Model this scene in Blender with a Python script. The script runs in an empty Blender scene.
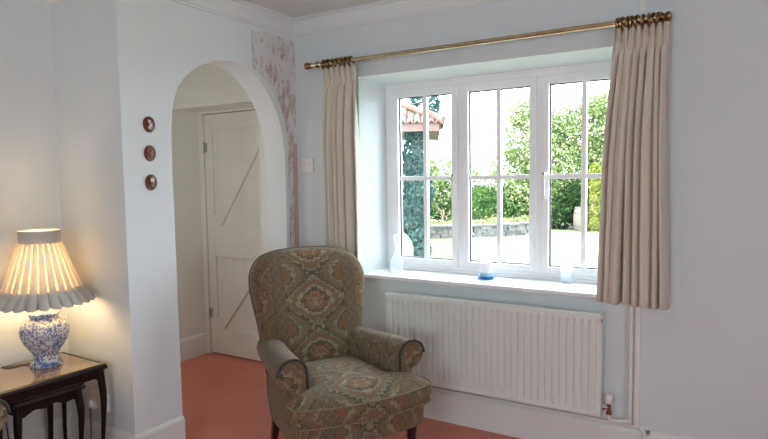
import bpy, bmesh, math, random
from mathutils import Vector, Matrix, noise
PI = math.pi
C = bpy.context.scene.collection
R = random.Random(7)

# ------------------------------------------------------------------ materials
def mat(name, col, rough=0.6, metal=0.0, spec=0.5, **kw):
    m = bpy.data.materials.new(name); m.use_nodes = True
    b = m.node_tree.nodes['Principled BSDF']
    b.inputs['Base Color'].default_value = (*col, 1)
    b.inputs['Roughness'].default_value = rough
    b.inputs['Metallic'].default_value = metal
    b.inputs['Specular IOR Level'].default_value = spec
    for k, v in kw.items(): b.inputs[k].default_value = v
    return m
def nodes(m): return m.node_tree.nodes, m.node_tree.links, m.node_tree.nodes['Principled BSDF']
def N(m, t, **kw):
    n = m.node_tree.nodes.new(t)
    for k, v in kw.items(): setattr(n, k, v)
    return n
def setin(n, **kw):
    for k, v in kw.items(): n.inputs[k.replace('_', ' ')].default_value = v
    return n
def ramp(m, fac, stops, interp='LINEAR'):
    r = N(m, 'ShaderNodeValToRGB'); cr = r.color_ramp; cr.interpolation = interp
    while len(cr.elements) < len(stops): cr.elements.new(0.5)
    for e, (p, c) in zip(cr.elements, stops): e.position = p; e.color = (*c, 1)
    m.node_tree.links.new(fac, r.inputs['Fac']); return r.outputs['Color']
def noise_tex(m, scale, detail=3, rough=.5, coord='Object', dist=0, stretch=None):
    tc = N(m, 'ShaderNodeTexCoord'); nt = N(m, 'ShaderNodeTexNoise')
    setin(nt, Scale=scale, Detail=detail, Roughness=rough, Distortion=dist)
    if stretch:
        mp = N(m, 'ShaderNodeMapping'); mp.inputs['Scale'].default_value = stretch
        m.node_tree.links.new(tc.outputs[coord], mp.inputs['Vector']); m.node_tree.links.new(mp.outputs[0], nt.inputs['Vector'])
    else: m.node_tree.links.new(tc.outputs[coord], nt.inputs['Vector'])
    return nt.outputs['Fac']
def bump(m, fac, strength=.2, dist=.01):
    b = N(m, 'ShaderNodeBump'); setin(b, Strength=strength, Distance=dist)
    m.node_tree.links.new(fac, b.inputs['Height']); m.node_tree.links.new(b.outputs[0], nodes(m)[2].inputs['Normal'])
def mathn(m, op, a, b=None, c=None, clamp=False):
    n = N(m, 'ShaderNodeMath', operation=op); n.use_clamp = clamp
    for i, v in enumerate((a, b, c)):
        if v is None: continue
        if isinstance(v, (int, float)): n.inputs[i].default_value = v
        else: m.node_tree.links.new(v, n.inputs[i])
    return n.outputs[0]
def mixc(m, fac, a, b, blend='MIX'):
    n = N(m, 'ShaderNodeMix', data_type='RGBA', blend_type=blend)
    for i, v in ((0, fac), (6, a), (7, b)):
        if isinstance(v, (int, float)): n.inputs[i].default_value = v
        elif isinstance(v, tuple): n.inputs[i].default_value = (*v, 1)
        else: m.node_tree.links.new(v, n.inputs[i])
    return n.outputs[2]
def varied(name, c1, c2, scale, rough=.6, bs=0, bd=.01, detail=3, **kw):
    m = mat(name, c1, rough, **kw); f = noise_tex(m, scale, detail)
    m.node_tree.links.new(ramp(m, f, [(.3, c1), (.7, c2)]), nodes(m)[2].inputs['Base Color'])
    if bs: bump(m, f, bs, bd)
    return m

M = {}
M['wall'] = varied('wall_paint', (.665, .715, .720), (.695, .745, .750), 1.8, .75, .12, .01)
M['wall_arch'] = mat('arch_wall_paint', (.74, .735, .735), .75)
M['ceiling'] = mat('ceiling_paint', (.70, .74, .725), .8)
M['cornice'] = mat('cornice_paint', (.73, .765, .75), .7)
M['gloss'] = varied('white_gloss', (.77, .78, .75), (.80, .81, .78), 6, .35)
M['door'] = varied('door_paint', (.76, .75, .695), (.80, .79, .735), 4, .4)
M['upvc'] = mat('white_window_plastic', (.90, .90, .90), .25)
M['sill'] = mat('sill_gloss', (.88, .87, .86), .28)
M['gasket'] = mat('black_gasket', (.02, .02, .022), .5)
M['rad'] = mat('radiator_enamel', (.77, .80, .76), .35)
M['hinge_grey'] = mat('dull_grey_hinge', (.35, .33, .32), .7)  # plain dark grey of the door hinges
M['brass'] = varied('aged_brass', (.64, .55, .38), (.50, .41, .26), 30, .22, metal=1.0)
M['brass_dark'] = varied('dark_brass', (.42, .29, .13), (.10, .065, .03), 50, .28, metal=1.0)
M['chrome'] = mat('chrome', (.8, .78, .76), .15, 1.0)
M['copper'] = mat('copper', (.26, .14, .10), .35, 1.0)
M['pipe'] = mat('painted_pipe', (.80, .80, .76), .4)
M['white_plastic'] = mat('white_plastic', (.78, .76, .74), .35)
M['legwood'] = varied('dark_leg_wood', (.016, .008, .006), (.008, .005, .004), 20, .35)
M['tablewood'] = varied('mahogany', (.014, .006, .0045), (.007, .0035, .003), 14, .36, spec=.3)
M['cord'] = mat('brown_cord', (.05, .035, .03), .5)

# peeled plaster beside the arch (a stain with its own shape, fixed on the wall)
def peel():
    m = M['wall_arch']; nt = m.node_tree; b = nodes(m)[2]
    tc = N(m, 'ShaderNodeTexCoord'); sp = N(m, 'ShaderNodeSeparateXYZ'); nt.links.new(tc.outputs['Object'], sp.inputs[0])
    y, z = sp.outputs['Y'], sp.outputs['Z']
    n1 = noise_tex(m, 7, 6, .7); n2 = noise_tex(m, 11, 6, .75, stretch=(1, 1.7, .6)); n3 = noise_tex(m, 24, 5, .8, stretch=(1, 1.6, .7)); n5 = noise_tex(m, 3.2, 2, .5); n4 = noise_tex(m, 5, 3, .6, stretch=(1, 1.2, .6))
    # stripped region: from y=-.385 to the corner
    yy = mathn(m, 'ADD', y, mathn(m, 'MULTIPLY', mathn(m, 'SUBTRACT', n1, .5), .10))
    left = mathn(m, 'GREATER_THAN', yy, -.375)
    low = mathn(m, 'GREATER_THAN', yy, -.118)
    hi = mathn(m, 'GREATER_THAN', z, 1.66)
    reg = mathn(m, 'MAXIMUM', mathn(m, 'MULTIPLY', left, hi), low)
    zz = mathn(m, 'ADD', z, mathn(m, 'MULTIPLY', mathn(m, 'SUBTRACT', n1, .5), .08))
    reg = mathn(m, 'MULTIPLY', reg, mathn(m, 'LESS_THAN', zz, 2.245))
    # keep a painted margin round the arch edge
    dy = mathn(m, 'ADD', y, .547); dz = mathn(m, 'MAXIMUM', mathn(m, 'SUBTRACT', z, 1.60), 0)
    d = mathn(m, 'SQRT', mathn(m, 'ADD', mathn(m, 'MULTIPLY', dy, dy), mathn(m, 'MULTIPLY', dz, dz)))
    reg = mathn(m, 'MULTIPLY', reg, mathn(m, 'GREATER_THAN', mathn(m, 'ADD', d, mathn(m, 'MULTIPLY', n1, .03)), .47))
    paint = mixc(m, noise_tex(m, 2), (.725, .765, .76), (.755, .795, .79))
    skim = mixc(m, n1, (.67, .65, .63), (.74, .73, .72))
    # pale pink plaster with patchy flecks, heavier towards the corner and the top
    bias = mathn(m, 'ADD', mathn(m, 'MULTIPLY', mathn(m, 'GREATER_THAN', y, -.16), .05), mathn(m, 'MULTIPLY', mathn(m, 'SUBTRACT', n5, .54), .35))
    pinkf = ramp(m, mathn(m, 'ADD', n2, bias), [(.56, (0, 0, 0)), (.60, (1, 1, 1))])
    c = mixc(m, mathn(m, 'MULTIPLY', pinkf, .62), skim, (.46, .32, .27))
    flick = ramp(m, mathn(m, 'ADD', n3, bias), [(.56, (0, 0, 0)), (.62, (1, 1, 1))])
    c = mixc(m, mathn(m, 'MULTIPLY', flick, .7), c, (.36, .25, .21))
    brown = ramp(m, n4, [(.64, (0, 0, 0)), (.67, (1, 1, 1))])
    c = mixc(m, mathn(m, 'MULTIPLY', brown, .75), c, (.47, .25, .16))
    # reddish bare streak low in the corner
    ys = mathn(m, 'ADD', y, mathn(m, 'MULTIPLY', mathn(m, 'SUBTRACT', n1, .5), .05))
    st = mathn(m, 'MULTIPLY', mathn(m, 'GREATER_THAN', ys, -.045), mathn(m, 'LESS_THAN', zz, 1.60))
    c = mixc(m, mathn(m, 'MULTIPLY', st, .7), c, (.52, .31, .24))
    edge = mathn(m, 'MULTIPLY', mathn(m, 'LESS_THAN', mathn(m, 'ABSOLUTE', mathn(m, 'ADD', yy, .37)), .006), hi)
    c = mixc(m, mathn(m, 'MULTIPLY', edge, .6), c, (.36, .33, .26))
    x = mathn(m, 'GREATER_THAN', sp.outputs['X'], -.004)
    fac = mathn(m, 'MULTIPLY', reg, x)
    nt.links.new(mixc(m, fac, paint, c), b.inputs['Base Color'])
    bump(m, mathn(m, 'MULTIPLY', mathn(m, 'ADD', n2, fac), -1.0), .25, .004)
peel()

# carpet
m = M['carpet'] = mat('carpet', (.3, .08, .05), .95, spec=.1)
f1 = noise_tex(m, 260, 2); f2 = noise_tex(m, 2.2, 4)
base = ramp(m, f2, [(.35, (.67, .17, .10)), (.65, (.77, .235, .15))])
m.node_tree.links.new(mixc(m, .35, base, ramp(m, f1, [(.3, (.45, .13, .085)), (.7, (.8, .34, .25))])), nodes(m)[2].inputs['Base Color'])
bump(m, f1, .5, .006)
nodes(m)[2].inputs['Sheen Weight'].default_value = .25

# curtain cloth
m = M['curtain'] = mat('curtain_cloth', (.62, .54, .45), .9, spec=.15)
fw = noise_tex(m, 500, 2, stretch=(1, 1, .25))
m.node_tree.links.new(ramp(m, fw, [(.3, (.60, .54, .455)), (.7, (.71, .65, .555))]), nodes(m)[2].inputs['Base Color'])
nodes(m)[2].inputs['Sheen Weight'].default_value = .2
bump(m, fw, .15, .002)

# chair fabric: mirrored ogee medallions on UV in metres
def fabric(name, wear=0.0):
    m = mat(name, (.3, .25, .15), .9, spec=.12); nt = m.node_tree; b = nodes(m)[2]
    uvn = N(m, 'ShaderNodeUVMap'); sp = N(m, 'ShaderNodeSeparateXYZ'); nt.links.new(uvn.outputs[0], sp.inputs[0])
    u0, v0 = sp.outputs['X'], sp.outputs['Y']
    u = mathn(m, 'ABSOLUTE', u0)                       # mirrored about the centre line
    cmb = N(m, 'ShaderNodeCombineXYZ'); nt.links.new(u, cmb.inputs[0]); nt.links.new(v0, cmb.inputs[1])
    def nz(scale, det=3, rough=.6):
        t = N(m, 'ShaderNodeTexNoise'); setin(t, Scale=scale, Detail=det, Roughness=rough); nt.links.new(cmb.outputs[0], t.inputs['Vector']); return t.outputs['Fac']
    w = mathn(m, 'SUBTRACT', nz(22, 3), .5)
    w2 = mathn(m, 'SUBTRACT', nz(55, 2), .5)
    Pu, Pv = .36, .265
    ph = mathn(m, 'COSINE', mathn(m, 'MULTIPLY', u, 2 * PI / Pu))
    pv = mathn(m, 'COSINE', mathn(m, 'MULTIPLY', mathn(m, 'ADD', v0, .045), 2 * PI / Pv))
    f = mathn(m, 'ADD', ph, pv)
    rip = mathn(m, 'MULTIPLY', mathn(m, 'SINE', mathn(m, 'MULTIPLY', u, 150)), mathn(m, 'SINE', mathn(m, 'MULTIPLY', v0, 140)))
    f = mathn(m, 'ADD', f, mathn(m, 'MULTIPLY', w, 1.15)); f = mathn(m, 'ADD', f, mathn(m, 'MULTIPLY', w2, .75)); f = mathn(m, 'ADD', f, mathn(m, 'MULTIPLY', rip, .16))
    f = mathn(m, 'MULTIPLY_ADD', f, .25, .5)
    olive, teal, rust, cream, tan, blue, pink = (.155, .108, .052), (.028, .044, .036), (.24, .07, .025), (.33, .28, .18), (.19, .115, .052), (.045, .060, .075), (.21, .085, .055)
    col = ramp(m, f, [(.03, rust), (.11, tan), (.17, teal), (.22, cream), (.28, olive), (.35, tan), (.41, olive), (.455, teal), (.49, teal), (.515, cream), (.56, olive), (.63, pink), (.69, olive), (.74, cream), (.77, cream), (.80, teal), (.835, teal), (.87, rust), (.93, tan), (.965, cream), (.99, rust)])
    # vertical running band
    bx = mathn(m, 'ABSOLUTE', mathn(m, 'SUBTRACT', mathn(m, 'PINGPONG', u, .36), .195))
    wave = mathn(m, 'MULTIPLY', mathn(m, 'SINE', mathn(m, 'MULTIPLY', v0, 2 * PI / .052)), .011)
    inner = mathn(m, 'ABSOLUTE', mathn(m, 'SUBTRACT', bx, mathn(m, 'ADD', wave, mathn(m, 'MULTIPLY_ADD', w, .03, .012))))
    bandcol = ramp(m, mathn(m, 'MULTIPLY', inner, 28), [(.0, (.24, .20, .125)), (.16, (.05, .065, .05)), (.26, (.17, .075, .035)), (.5, (.15, .11, .055)), (.62, (.045, .055, .045)), (.8, (.17, .11, .055))])
    inband = mathn(m, 'LESS_THAN', bx, .034)
    col = mixc(m, inband, col, bandcol)
    sidef = mathn(m, 'MULTIPLY', mathn(m, 'GREATER_THAN', u, .232), ramp(m, nz(13, 3), [(.42, (0, 0, 0)), (.56, (1, 1, 1))]))
    col = mixc(m, mathn(m, 'MULTIPLY', sidef, .55), col, (.20, .085, .025))
    # small florets
    vo = N(m, 'ShaderNodeTexVoronoi'); setin(vo, Scale=34); nt.links.new(cmb.outputs[0], vo.inputs['Vector'])
    fl = ramp(m, vo.outputs['Distance'], [(.15, (1, 1, 1)), (.22, (0, 0, 0))])
    col = mixc(m, mathn(m, 'MULTIPLY', fl, .35), col, mixc(m, nz(9), rust, cream))
    # worn, faded tone
    tc = N(m, 'ShaderNodeTexCoord')
    fine = N(m, 'ShaderNodeTexNoise'); setin(fine, Scale=420, Detail=1); nt.links.new(tc.outputs['Object'], fine.inputs['Vector'])
    col = mixc(m, .20 + wear, col, (.125, .105, .065) if not wear else (.21, .185, .125))
    col = mixc(m, .22, col, ramp(m, fine.outputs['Fac'], [(.3, (.06, .05, .035)), (.7, (.26, .21, .14))]))
    nt.links.new(col, b.inputs['Base Color'])
    bump(m, fine.outputs['Fac'], .35, .003)
    b.inputs['Sheen Weight'].default_value = .12
    return m
M['fabric'] = fabric('tapestry_fabric')
M['fabric_side'] = fabric('tapestry_fabric_worn', .16)
M['piping'] = varied('fabric_piping', (.15, .12, .07), (.22, .18, .11), 60, .9)
M['scroll_edge'] = varied('navy_piping', (.022, .026, .026), (.06, .055, .04), 50, .85)

# lamp
m = M['porcelain'] = mat('blue_white_porcelain', (.8, .8, .8), .12)
tc = N(m, 'ShaderNodeTexCoord')
v1 = N(m, 'ShaderNodeTexVoronoi', feature='DISTANCE_TO_EDGE'); setin(v1, Scale=75); m.node_tree.links.new(tc.outputs['Object'], v1.inputs['Vector'])
nf = noise_tex(m, 24, 3, .6); nf2 = noise_tex(m, 90, 2, .6)
speck = ramp(m, nf2, [(.47, (.66, .67, .68)), (.57, (.14, .19, .33))])
flow = ramp(m, mathn(m, 'ADD', nf, mathn(m, 'MULTIPLY', v1.outputs['Distance'], .5)), [(.66, (0, 0, 0)), (.69, (1, 1, 1))])
c_ = mixc(m, flow, speck, mixc(m, nf2, (.015, .035, .22), (.16, .24, .55)))
m.node_tree.links.new(c_, nodes(m)[2].inputs['Base Color'])
def translucent(name, col, tcol, fac):
    m = bpy.data.materials.new(name); m.use_nodes = True; nt = m.node_tree; nt.nodes.clear()
    o = N(m, 'ShaderNodeOutputMaterial'); d = N(m, 'ShaderNodeBsdfDiffuse'); t = N(m, 'ShaderNodeBsdfTranslucent'); mx = N(m, 'ShaderNodeMixShader')
    d.inputs[0].default_value = (*col, 1); t.inputs[0].default_value = (*tcol, 1); mx.inputs[0].default_value = fac
    nt.links.new(d.outputs[0], mx.inputs[1]); nt.links.new(t.outputs[0], mx.inputs[2]); nt.links.new(mx.outputs[0], o.inputs[0]); return m
M['shade'] = translucent('shade_silk', (.75, .68, .57), (.82, .69, .46), .36)
M['shade_pleat'] = translucent('shade_pleat_silk', (.72, .66, .58), (.80, .68, .54), .22)
M['shade_lined'] = translucent('shade_lined_cloth', (.60, .58, .51), (.4, .3, .2), .05)
m = M['bulb'] = mat('glowing_bulb', (1, .8, .5), .4); b_ = nodes(m)[2]
b_.inputs['Emission Color'].default_value = (1, .72, .38, 1); b_.inputs['Emission Strength'].default_value = 18

# table top veneer under glass
m = M['veneer'] = mat('tan_leather_top_under_glass', (.33, .20, .09), .10, spec=.6)
m.node_tree.links.new(ramp(m, noise_tex(m, 9, 4, stretch=(1, .2, 1)), [(.3, (.26, .14, .06)), (.7, (.36, .21, .10))]), nodes(m)[2].inputs['Base Color'])
nodes(m)[2].inputs['Coat Weight'].default_value = .8; nodes(m)[2].inputs['Coat Roughness'].default_value = .05

def glass(name, tint=(1, 1, 1)):
    m = bpy.data.materials.new(name); m.use_nodes = True; nt = m.node_tree; nt.nodes.clear()
    o = N(m, 'ShaderNodeOutputMaterial'); t = N(m, 'ShaderNodeBsdfTransparent'); g = N(m, 'ShaderNodeBsdfGlossy'); mx = N(m, 'ShaderNodeMixShader')
    lw = N(m, 'ShaderNodeLayerWeight'); lw.inputs[0].default_value = .5; g.inputs['Roughness'].default_value = .02; t.inputs[0].default_value = (*tint, 1)
    nt.links.new(mathn(m, 'MULTIPLY_ADD', mathn(m, 'POWER', lw.outputs['Facing'], 5.0), .9, .03), mx.inputs[0]); nt.links.new(t.outputs[0], mx.inputs[1]); nt.links.new(g.outputs[0], mx.inputs[2]); nt.links.new(mx.outputs[0], o.inputs[0]); return m
M['pane'] = glass('window_glass', (.97, .99, .99))
def crystal():
    m = glass('cut_crystal', (.96, .98, 1)); nt = m.node_tree; o = [n for n in nt.nodes if n.type == 'OUTPUT_MATERIAL'][0]; mx0 = [n for n in nt.nodes if n.type == 'MIX_SHADER'][0]
    t = N(m, 'ShaderNodeBsdfTranslucent'); d = N(m, 'ShaderNodeBsdfDiffuse'); a = N(m, 'ShaderNodeAddShader'); mx = N(m, 'ShaderNodeMixShader'); mx.inputs[0].default_value = .16
    t.inputs[0].default_value = (.5, .5, .5, 1); d.inputs[0].default_value = (.5, .5, .5, 1)
    nt.links.new(t.outputs[0], a.inputs[0]); nt.links.new(d.outputs[0], a.inputs[1]); nt.links.new(mx0.outputs[0], mx.inputs[1]); nt.links.new(a.outputs[0], mx.inputs[2]); nt.links.new(mx.outputs[0], o.inputs[0]); return m
M['crystal'] = crystal()
M['candle'] = mat('white_wax', (.85, .87, .88), .4, **{'Subsurface Weight': .3})
M['candle_blue'] = mat('blue_wax', (.45, .62, .72), .4)
M['blue_dish'] = mat('blue_glass_dish', (.03, .25, .55), .1)
M['plaque'] = varied('lacquer_red_brown', (.15, .03, .015), (.09, .018, .01), 60, .25)
M['plaque_leaf'] = varied('orange_leaf_lacquer', (.30, .08, .03), (.45, .22, .12), 220, .3)
M['ivory'] = mat('ivory_inlay', (.75, .68, .55), .4)
M['leafgreen'] = mat('green_inlay', (.10, .22, .08), .4)

# garden
m = M['lawn'] = mat('lawn_grass', (.35, .4, .1), .9, spec=.1)
m.node_tree.links.new(ramp(m, noise_tex(m, 1.3, 6, .7), [(.3, (0.100, 0.120, 0.060)), (.7, (0.160, 0.172, 0.108))]), nodes(m)[2].inputs['Base Color'])
def leafmat(name, dark, light, bright=None):
    m = bpy.data.materials.new(name); m.use_nodes = True; nt = m.node_tree; nt.nodes.clear()
    o = N(m, 'ShaderNodeOutputMaterial'); d = N(m, 'ShaderNodeBsdfDiffuse'); t = N(m, 'ShaderNodeBsdfTranslucent'); mx = N(m, 'ShaderNodeMixShader'); mx.inputs[0].default_value = .35
    g = N(m, 'ShaderNodeNewGeometry')
    st = [(0, dark), (.7, light)] + ([(1.0, bright)] if bright else [])
    c = ramp(m, g.outputs['Random Per Island'], st)
    nt.links.new(c, d.inputs[0]); nt.links.new(c, t.inputs[0])
    nt.links.new(d.outputs[0], mx.inputs[1]); nt.links.new(t.outputs[0], mx.inputs[2]); nt.links.new(mx.outputs[0], o.inputs[0]); return m
M['leaf_tree'] = leafmat('tree_leaves', (0.047, 0.086, 0.020), (0.187, 0.242, 0.094), (0.390, 0.421, 0.242))
M['leaf_hedge'] = leafmat('hedge_leaves', (0.020, 0.055, 0.016), (0.055, 0.109, 0.027), (0.133, 0.195, 0.062))
M['leaf_dark'] = leafmat('dark_shrub_leaves', (0.009, 0.031, 0.011), (0.031, 0.070, 0.022), (0.078, 0.125, 0.039))
M['leaf_pale'] = leafmat('pale_border_leaves', (0.140, 0.179, 0.062), (0.281, 0.304, 0.148), (0.390, 0.390, 0.234))
M['leaf_ivy'] = leafmat('ivy_leaves', (0.020, 0.051, 0.047), (0.058, 0.109, 0.101), (0.101, 0.164, 0.140))
M['leaf_moss'] = leafmat('yellow_ivy_leaves', (0.078, 0.109, 0.016), (0.195, 0.226, 0.039), (0.312, 0.312, 0.094))
M['bark'] = varied('bark', (.16, .12, .08), (.26, .2, .14), 12, .9)
m = M['stone'] = mat('field_stone', (.3, .29, .26), .9)
g_ = N(m, 'ShaderNodeNewGeometry')
m.node_tree.links.new(mixc(m, .4, ramp(m, g_.outputs['Random Per Island'], [(0, (0.056, 0.056, 0.054)), (.6, (0.104, 0.102, 0.096)), (1, (0.160, 0.152, 0.140))]), ramp(m, noise_tex(m, 9, 5), [(.3, (0.048, 0.048, 0.044)), (.7, (0.160, 0.152, 0.140))])), nodes(m)[2].inputs['Base Color'])
M['terracotta'] = varied('terracotta_tile', (0.098, 0.049, 0.036), (0.158, 0.094, 0.075), 5, .85)
M['render_white'] = mat('white_render', (.85, .84, .82), .8)
M['barrel'] = varied('weathered_oak', (0.091, 0.077, 0.063), (0.140, 0.119, 0.098), 14, .8)
M['iron'] = mat('rusty_hoop', (.13, .11, .10), .6, .6)

# ------------------------------------------------------------------ mesh builder
class MB:
    def __init__(s): s.v = []; s.f = []; s.uv = {}
    def add(s, pts): i = len(s.v); s.v += [tuple(p) for p in pts]; return i
    def face(s, idx, uv=None):
        if uv: s.uv[len(s.f)] = uv
        s.f.append(tuple(idx))
    def hexa(s, p):      # p: 4 bottom ccw + 4 top ccw
        i = s.add(p)
        for q in ((3, 2, 1, 0), (4, 5, 6, 7), (0, 1, 5, 4), (1, 2, 6, 5), (2, 3, 7, 6), (3, 0, 4, 7)): s.face([i + k for k in q])
        return s
    def box(s, x0, y0, z0, x1, y1, z1):
        return s.hexa([(x0, y0, z0), (x1, y0, z0), (x1, y1, z0), (x0, y1, z0), (x0, y0, z1), (x1, y0, z1), (x1, y1, z1), (x0, y1, z1)])
    def bar(s, a, b, w, t, up=(0, 0, 1)):    # box along a->b
        a, b = Vector(a), Vector(b); d = (b - a).normalized(); r = d.cross(Vector(up)).normalized() * w / 2; u = r.cross(d).normalized() * t / 2
        return s.hexa([a - r - u, a + r - u, b + r - u, b - r - u, a - r + u, a + r + u, b + r + u, b - r + u])
    def loft(s, secs, closed=True, cap=True, uvs=None):
        n = len(secs[0]); base = [s.add(q) for q in secs]
        for k in range(len(secs) - 1):
            for j in range(n if closed else n - 1):
                j2 = (j + 1) % n
                uv = None
                if uvs:
                    A, B = uvs[k], uvs[k + 1]; jj = j + 1
                    uv = [A[j], A[jj], B[jj], B[j]]
                s.face((base[k] + j, base[k] + j2, base[k + 1] + j2, base[k + 1] + j), uv)
        if cap and closed:
            s.face([base[0] + j for j in reversed(range(n))]); s.face([base[-1] + j for j in range(n)])
        return s
    def tube(s, path, r, seg=10, cap=True, closed=False):
        P = [Vector(p) for p in path]; n = len(P); secs = []
        up = Vector((0, 0, 1)); 
        d0 = (P[1] - P[0]).normalized()
        if abs(d0.dot(up)) > .95: up = Vector((1, 0, 0))
        u = (up - d0 * up.dot(d0)).normalized()
        for i in range(n):
            a = P[i - 1] if (i > 0 or closed) else P[i]; b = P[(i + 1) % n] if (i < n - 1 or closed) else P[i]
            d = (b - a).normalized(); u = (u - d * u.dot(d)).normalized(); w = d.cross(u)
            rr = r[i] if isinstance(r, (list, tuple)) else r
            secs.append([P[i] + (u * math.cos(t) + w * math.sin(t)) * rr for t in (2 * PI * k / seg for k in range(seg))])
        if closed: secs.append(secs[0]); cap = False
        return s.loft(secs, cap=cap)
    def lathe(s, prof, c=(0, 0, 0), seg=32, axis='z', sx=1, sy=1):
        secs = []
        for (r, h) in prof:
            q = []
            for k in range(seg):
                t = 2 * PI * k / seg; a, b = r * math.cos(t) * sx, r * math.sin(t) * sy
                p = {'z': (a, b, h), 'x': (h, a, b), 'y': (b, h, a)}[axis]
                q.append((c[0] + p[0], c[1] + p[1], c[2] + p[2]))
            secs.append(q)
        return s.loft(secs)
    def build(s, name, material, parent=None, smooth=False, bevel=0, angle=40, segs=2):
        me = bpy.data.meshes.new(name); me.from_pydata(s.v, [], s.f)
        if s.uv:
            l = me.uv_layers.new(name='UVMap')
            for i, p in enumerate(me.polygons):
                q = s.uv.get(i)
                for k, li in enumerate(p.loop_indices):
                    if q: l.data[li].uv = q[k]
                    else:
                        v = me.vertices[p.vertices[k]].co; l.data[li].uv = (v.x, v.z)
        me.materials.append(material)
        bm = bmesh.new(); bm.from_mesh(me); bmesh.ops.recalc_face_normals(bm, faces=bm.faces); bm.to_mesh(me); bm.free()
        if smooth: me.shade_smooth()
        me.update()
        o = bpy.data.objects.new(name, me); C.objects.link(o)
        if parent: o.parent = parent
        if bevel:
            md = o.modifiers.new('bevel', 'BEVEL'); md.width = bevel; md.segments = segs; md.limit_method = 'ANGLE'; md.angle_limit = math.radians(35)
        if smooth and angle:
            try: me.set_sharp_from_angle(angle=math.radians(angle))
            except Exception: pass
        return o
def tag(o, label, cat, group=None, kind=None):
    if label: o['label'] = label
    if cat: o['category'] = cat
    if group: o['group'] = group
    if kind: o['kind'] = kind
    return o
def empty(name, loc=(0, 0, 0), rz=0):
    o = bpy.data.objects.new(name, None); o.empty_display_size = .1; C.objects.link(o); o.location = loc; o.rotation_euler = (0, 0, rz); return o
def copy_tree(o, parent=None):
    c = o.copy(); C.objects.link(c)
    if parent: c.parent = parent
    for ch in list(o.children): copy_tree(ch, c)
    return c
def struct(name, mb, material, label=None, **kw):
    o = mb.build(name, material, **kw); o['kind'] = 'structure'
    if label: o['label'] = label
    return o
def catmull(pts, n=6, closed=False):
    P = [Vector(p) for p in pts]; out = []; L = len(P)
    for i in range(L if closed else L - 1):
        g = (lambda k: P[k % L]) if closed else (lambda k: P[min(max(k, 0), L - 1)])
        p0, p1, p2, p3 = g(i - 1), g(i), g(i + 1), g(i + 2)
        for k in range(n):
            t = k / n; out.append(.5 * ((2 * p1) + (p2 - p0) * t + (2 * p0 - 5 * p1 + 4 * p2 - p3) * t * t + (3 * p1 - p0 - 3 * p2 + p3) * t ** 3))
    if not closed: out.append(P[-1])
    return out

# ------------------------------------------------------------------ room shell
H = 2.37
XR, YF = 4.6, -5.0           # right wall, front wall (behind the camera)
XL, YP = -.522, -1.25        # lamp recess wall, side face of the pier
PX, PYS = -1.213, -1.13      # passage back wall and south end
struct('floor', MB().box(PX - .1, YF - .1, -.1, XR + .1, .36, 0), M['carpet'], 'terracotta red carpet laid wall to wall')
struct('ceiling', MB().box(PX - .1, YF - .1, H, XR + .1, .4, H + .12), M['ceiling'], 'plain off-white ceiling')

arch = [(-.971, 0), (-.971, .4), (-.973, 1.0), (-.974, 1.45), (-.972, 1.60), (-.962, 1.72), (-.934, 1.82), (-.893, 1.885), (-.83, 1.942), (-.74, 1.992), (-.631, 2.026), (-.519, 2.034),
        (-.402, 2.004), (-.306, 1.938), (-.235, 1.862), (-.178, 1.77), (-.139, 1.66), (-.12, 1.52), (-.117, 1.309), (-.120, 1.0), (-.122, .5), (-.122, 0)]
ac = arch[:4] + [tuple(v)[:2] for v in catmull([(a, b, 0) for a, b in arch[3:19]], 5)][1:-1] + arch[18:]
wl = MB()
n = len(ac)
for x in (-.159, 0):
    pass
i0 = wl.add([(0, a, b) for a, b in ac]); i1 = wl.add([(-.159, a, b) for a, b in ac])
t0 = wl.add([(0, a, H) for a, b in ac]); t1 = wl.add([(-.159, a, H) for a, b in ac])
for k in range(n - 1):
    wl.face((i0 + k, i0 + k + 1, i1 + k + 1, i1 + k))
    if abs(ac[k][0] - ac[k + 1][0]) > 1e-6:
        pass
# front/back faces: left pier, right strip and the spandrel as vertical quads
apex = max(range(n), key=lambda k: ac[k][1])
def cheek(x, idx0):
    L = [k for k in range(0, apex + 1)]; Rr = [k for k in range(apex, n)]
    a = wl.add([(x, YP, ac[k][1]) for k in L]); b = wl.add([(x, .0, ac[k][1]) for k in Rr])
    for q, k in enumerate(L[:-1]): wl.face((a + q, idx0 + k, idx0 + k + 1, a + q + 1))
    for q, k in enumerate(Rr[:-1]): wl.face((idx0 + k, b + q, b + q + 1, idx0 + k + 1))
    c = wl.add([(x, YP, H), (x, 0, H)])
    wl.face((a + len(L) - 1, idx0 + apex, b, c + 1, c))
wl.v = wl.v[:t0]
cheek(0, i0); cheek(-.159, i1)
struct('wall_left', wl, M['wall_arch'], 'white wall pierced by the round-headed arch, with bare plaster beside the arch')
w = MB(); w.box(XL, YP, 0, -.0002, YP + .1, H)
struct('wall_pier', w, M['wall'], 'side face of the projecting pier beside the lamp')
struct('wall_recess', MB().box(XL - .1, YF - .1, 0, XL, YP + .1, H), M['wall'], 'wall behind the table lamp')
struct('wall_passage_west', MB().box(PX - .1, PYS - .1, 0, PX, .42, H), M['door'], 'back wall of the passage seen through the arch')
struct('wall_passage_south', MB().box(PX, PYS - .03, 0, -.159, PYS, H), M['wall'])
# passage north wall with the door recess
w = MB(); w.box(PX, .037, 1.905, -.159, .40, H); w.box(-.36, .037, 0, -.159, .40, 1.905); w.box(PX, .33, 0, -.36, .40, 1.905)
struct('wall_passage_north', w, M['door'], 'lintel wall above the boarded door')
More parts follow.
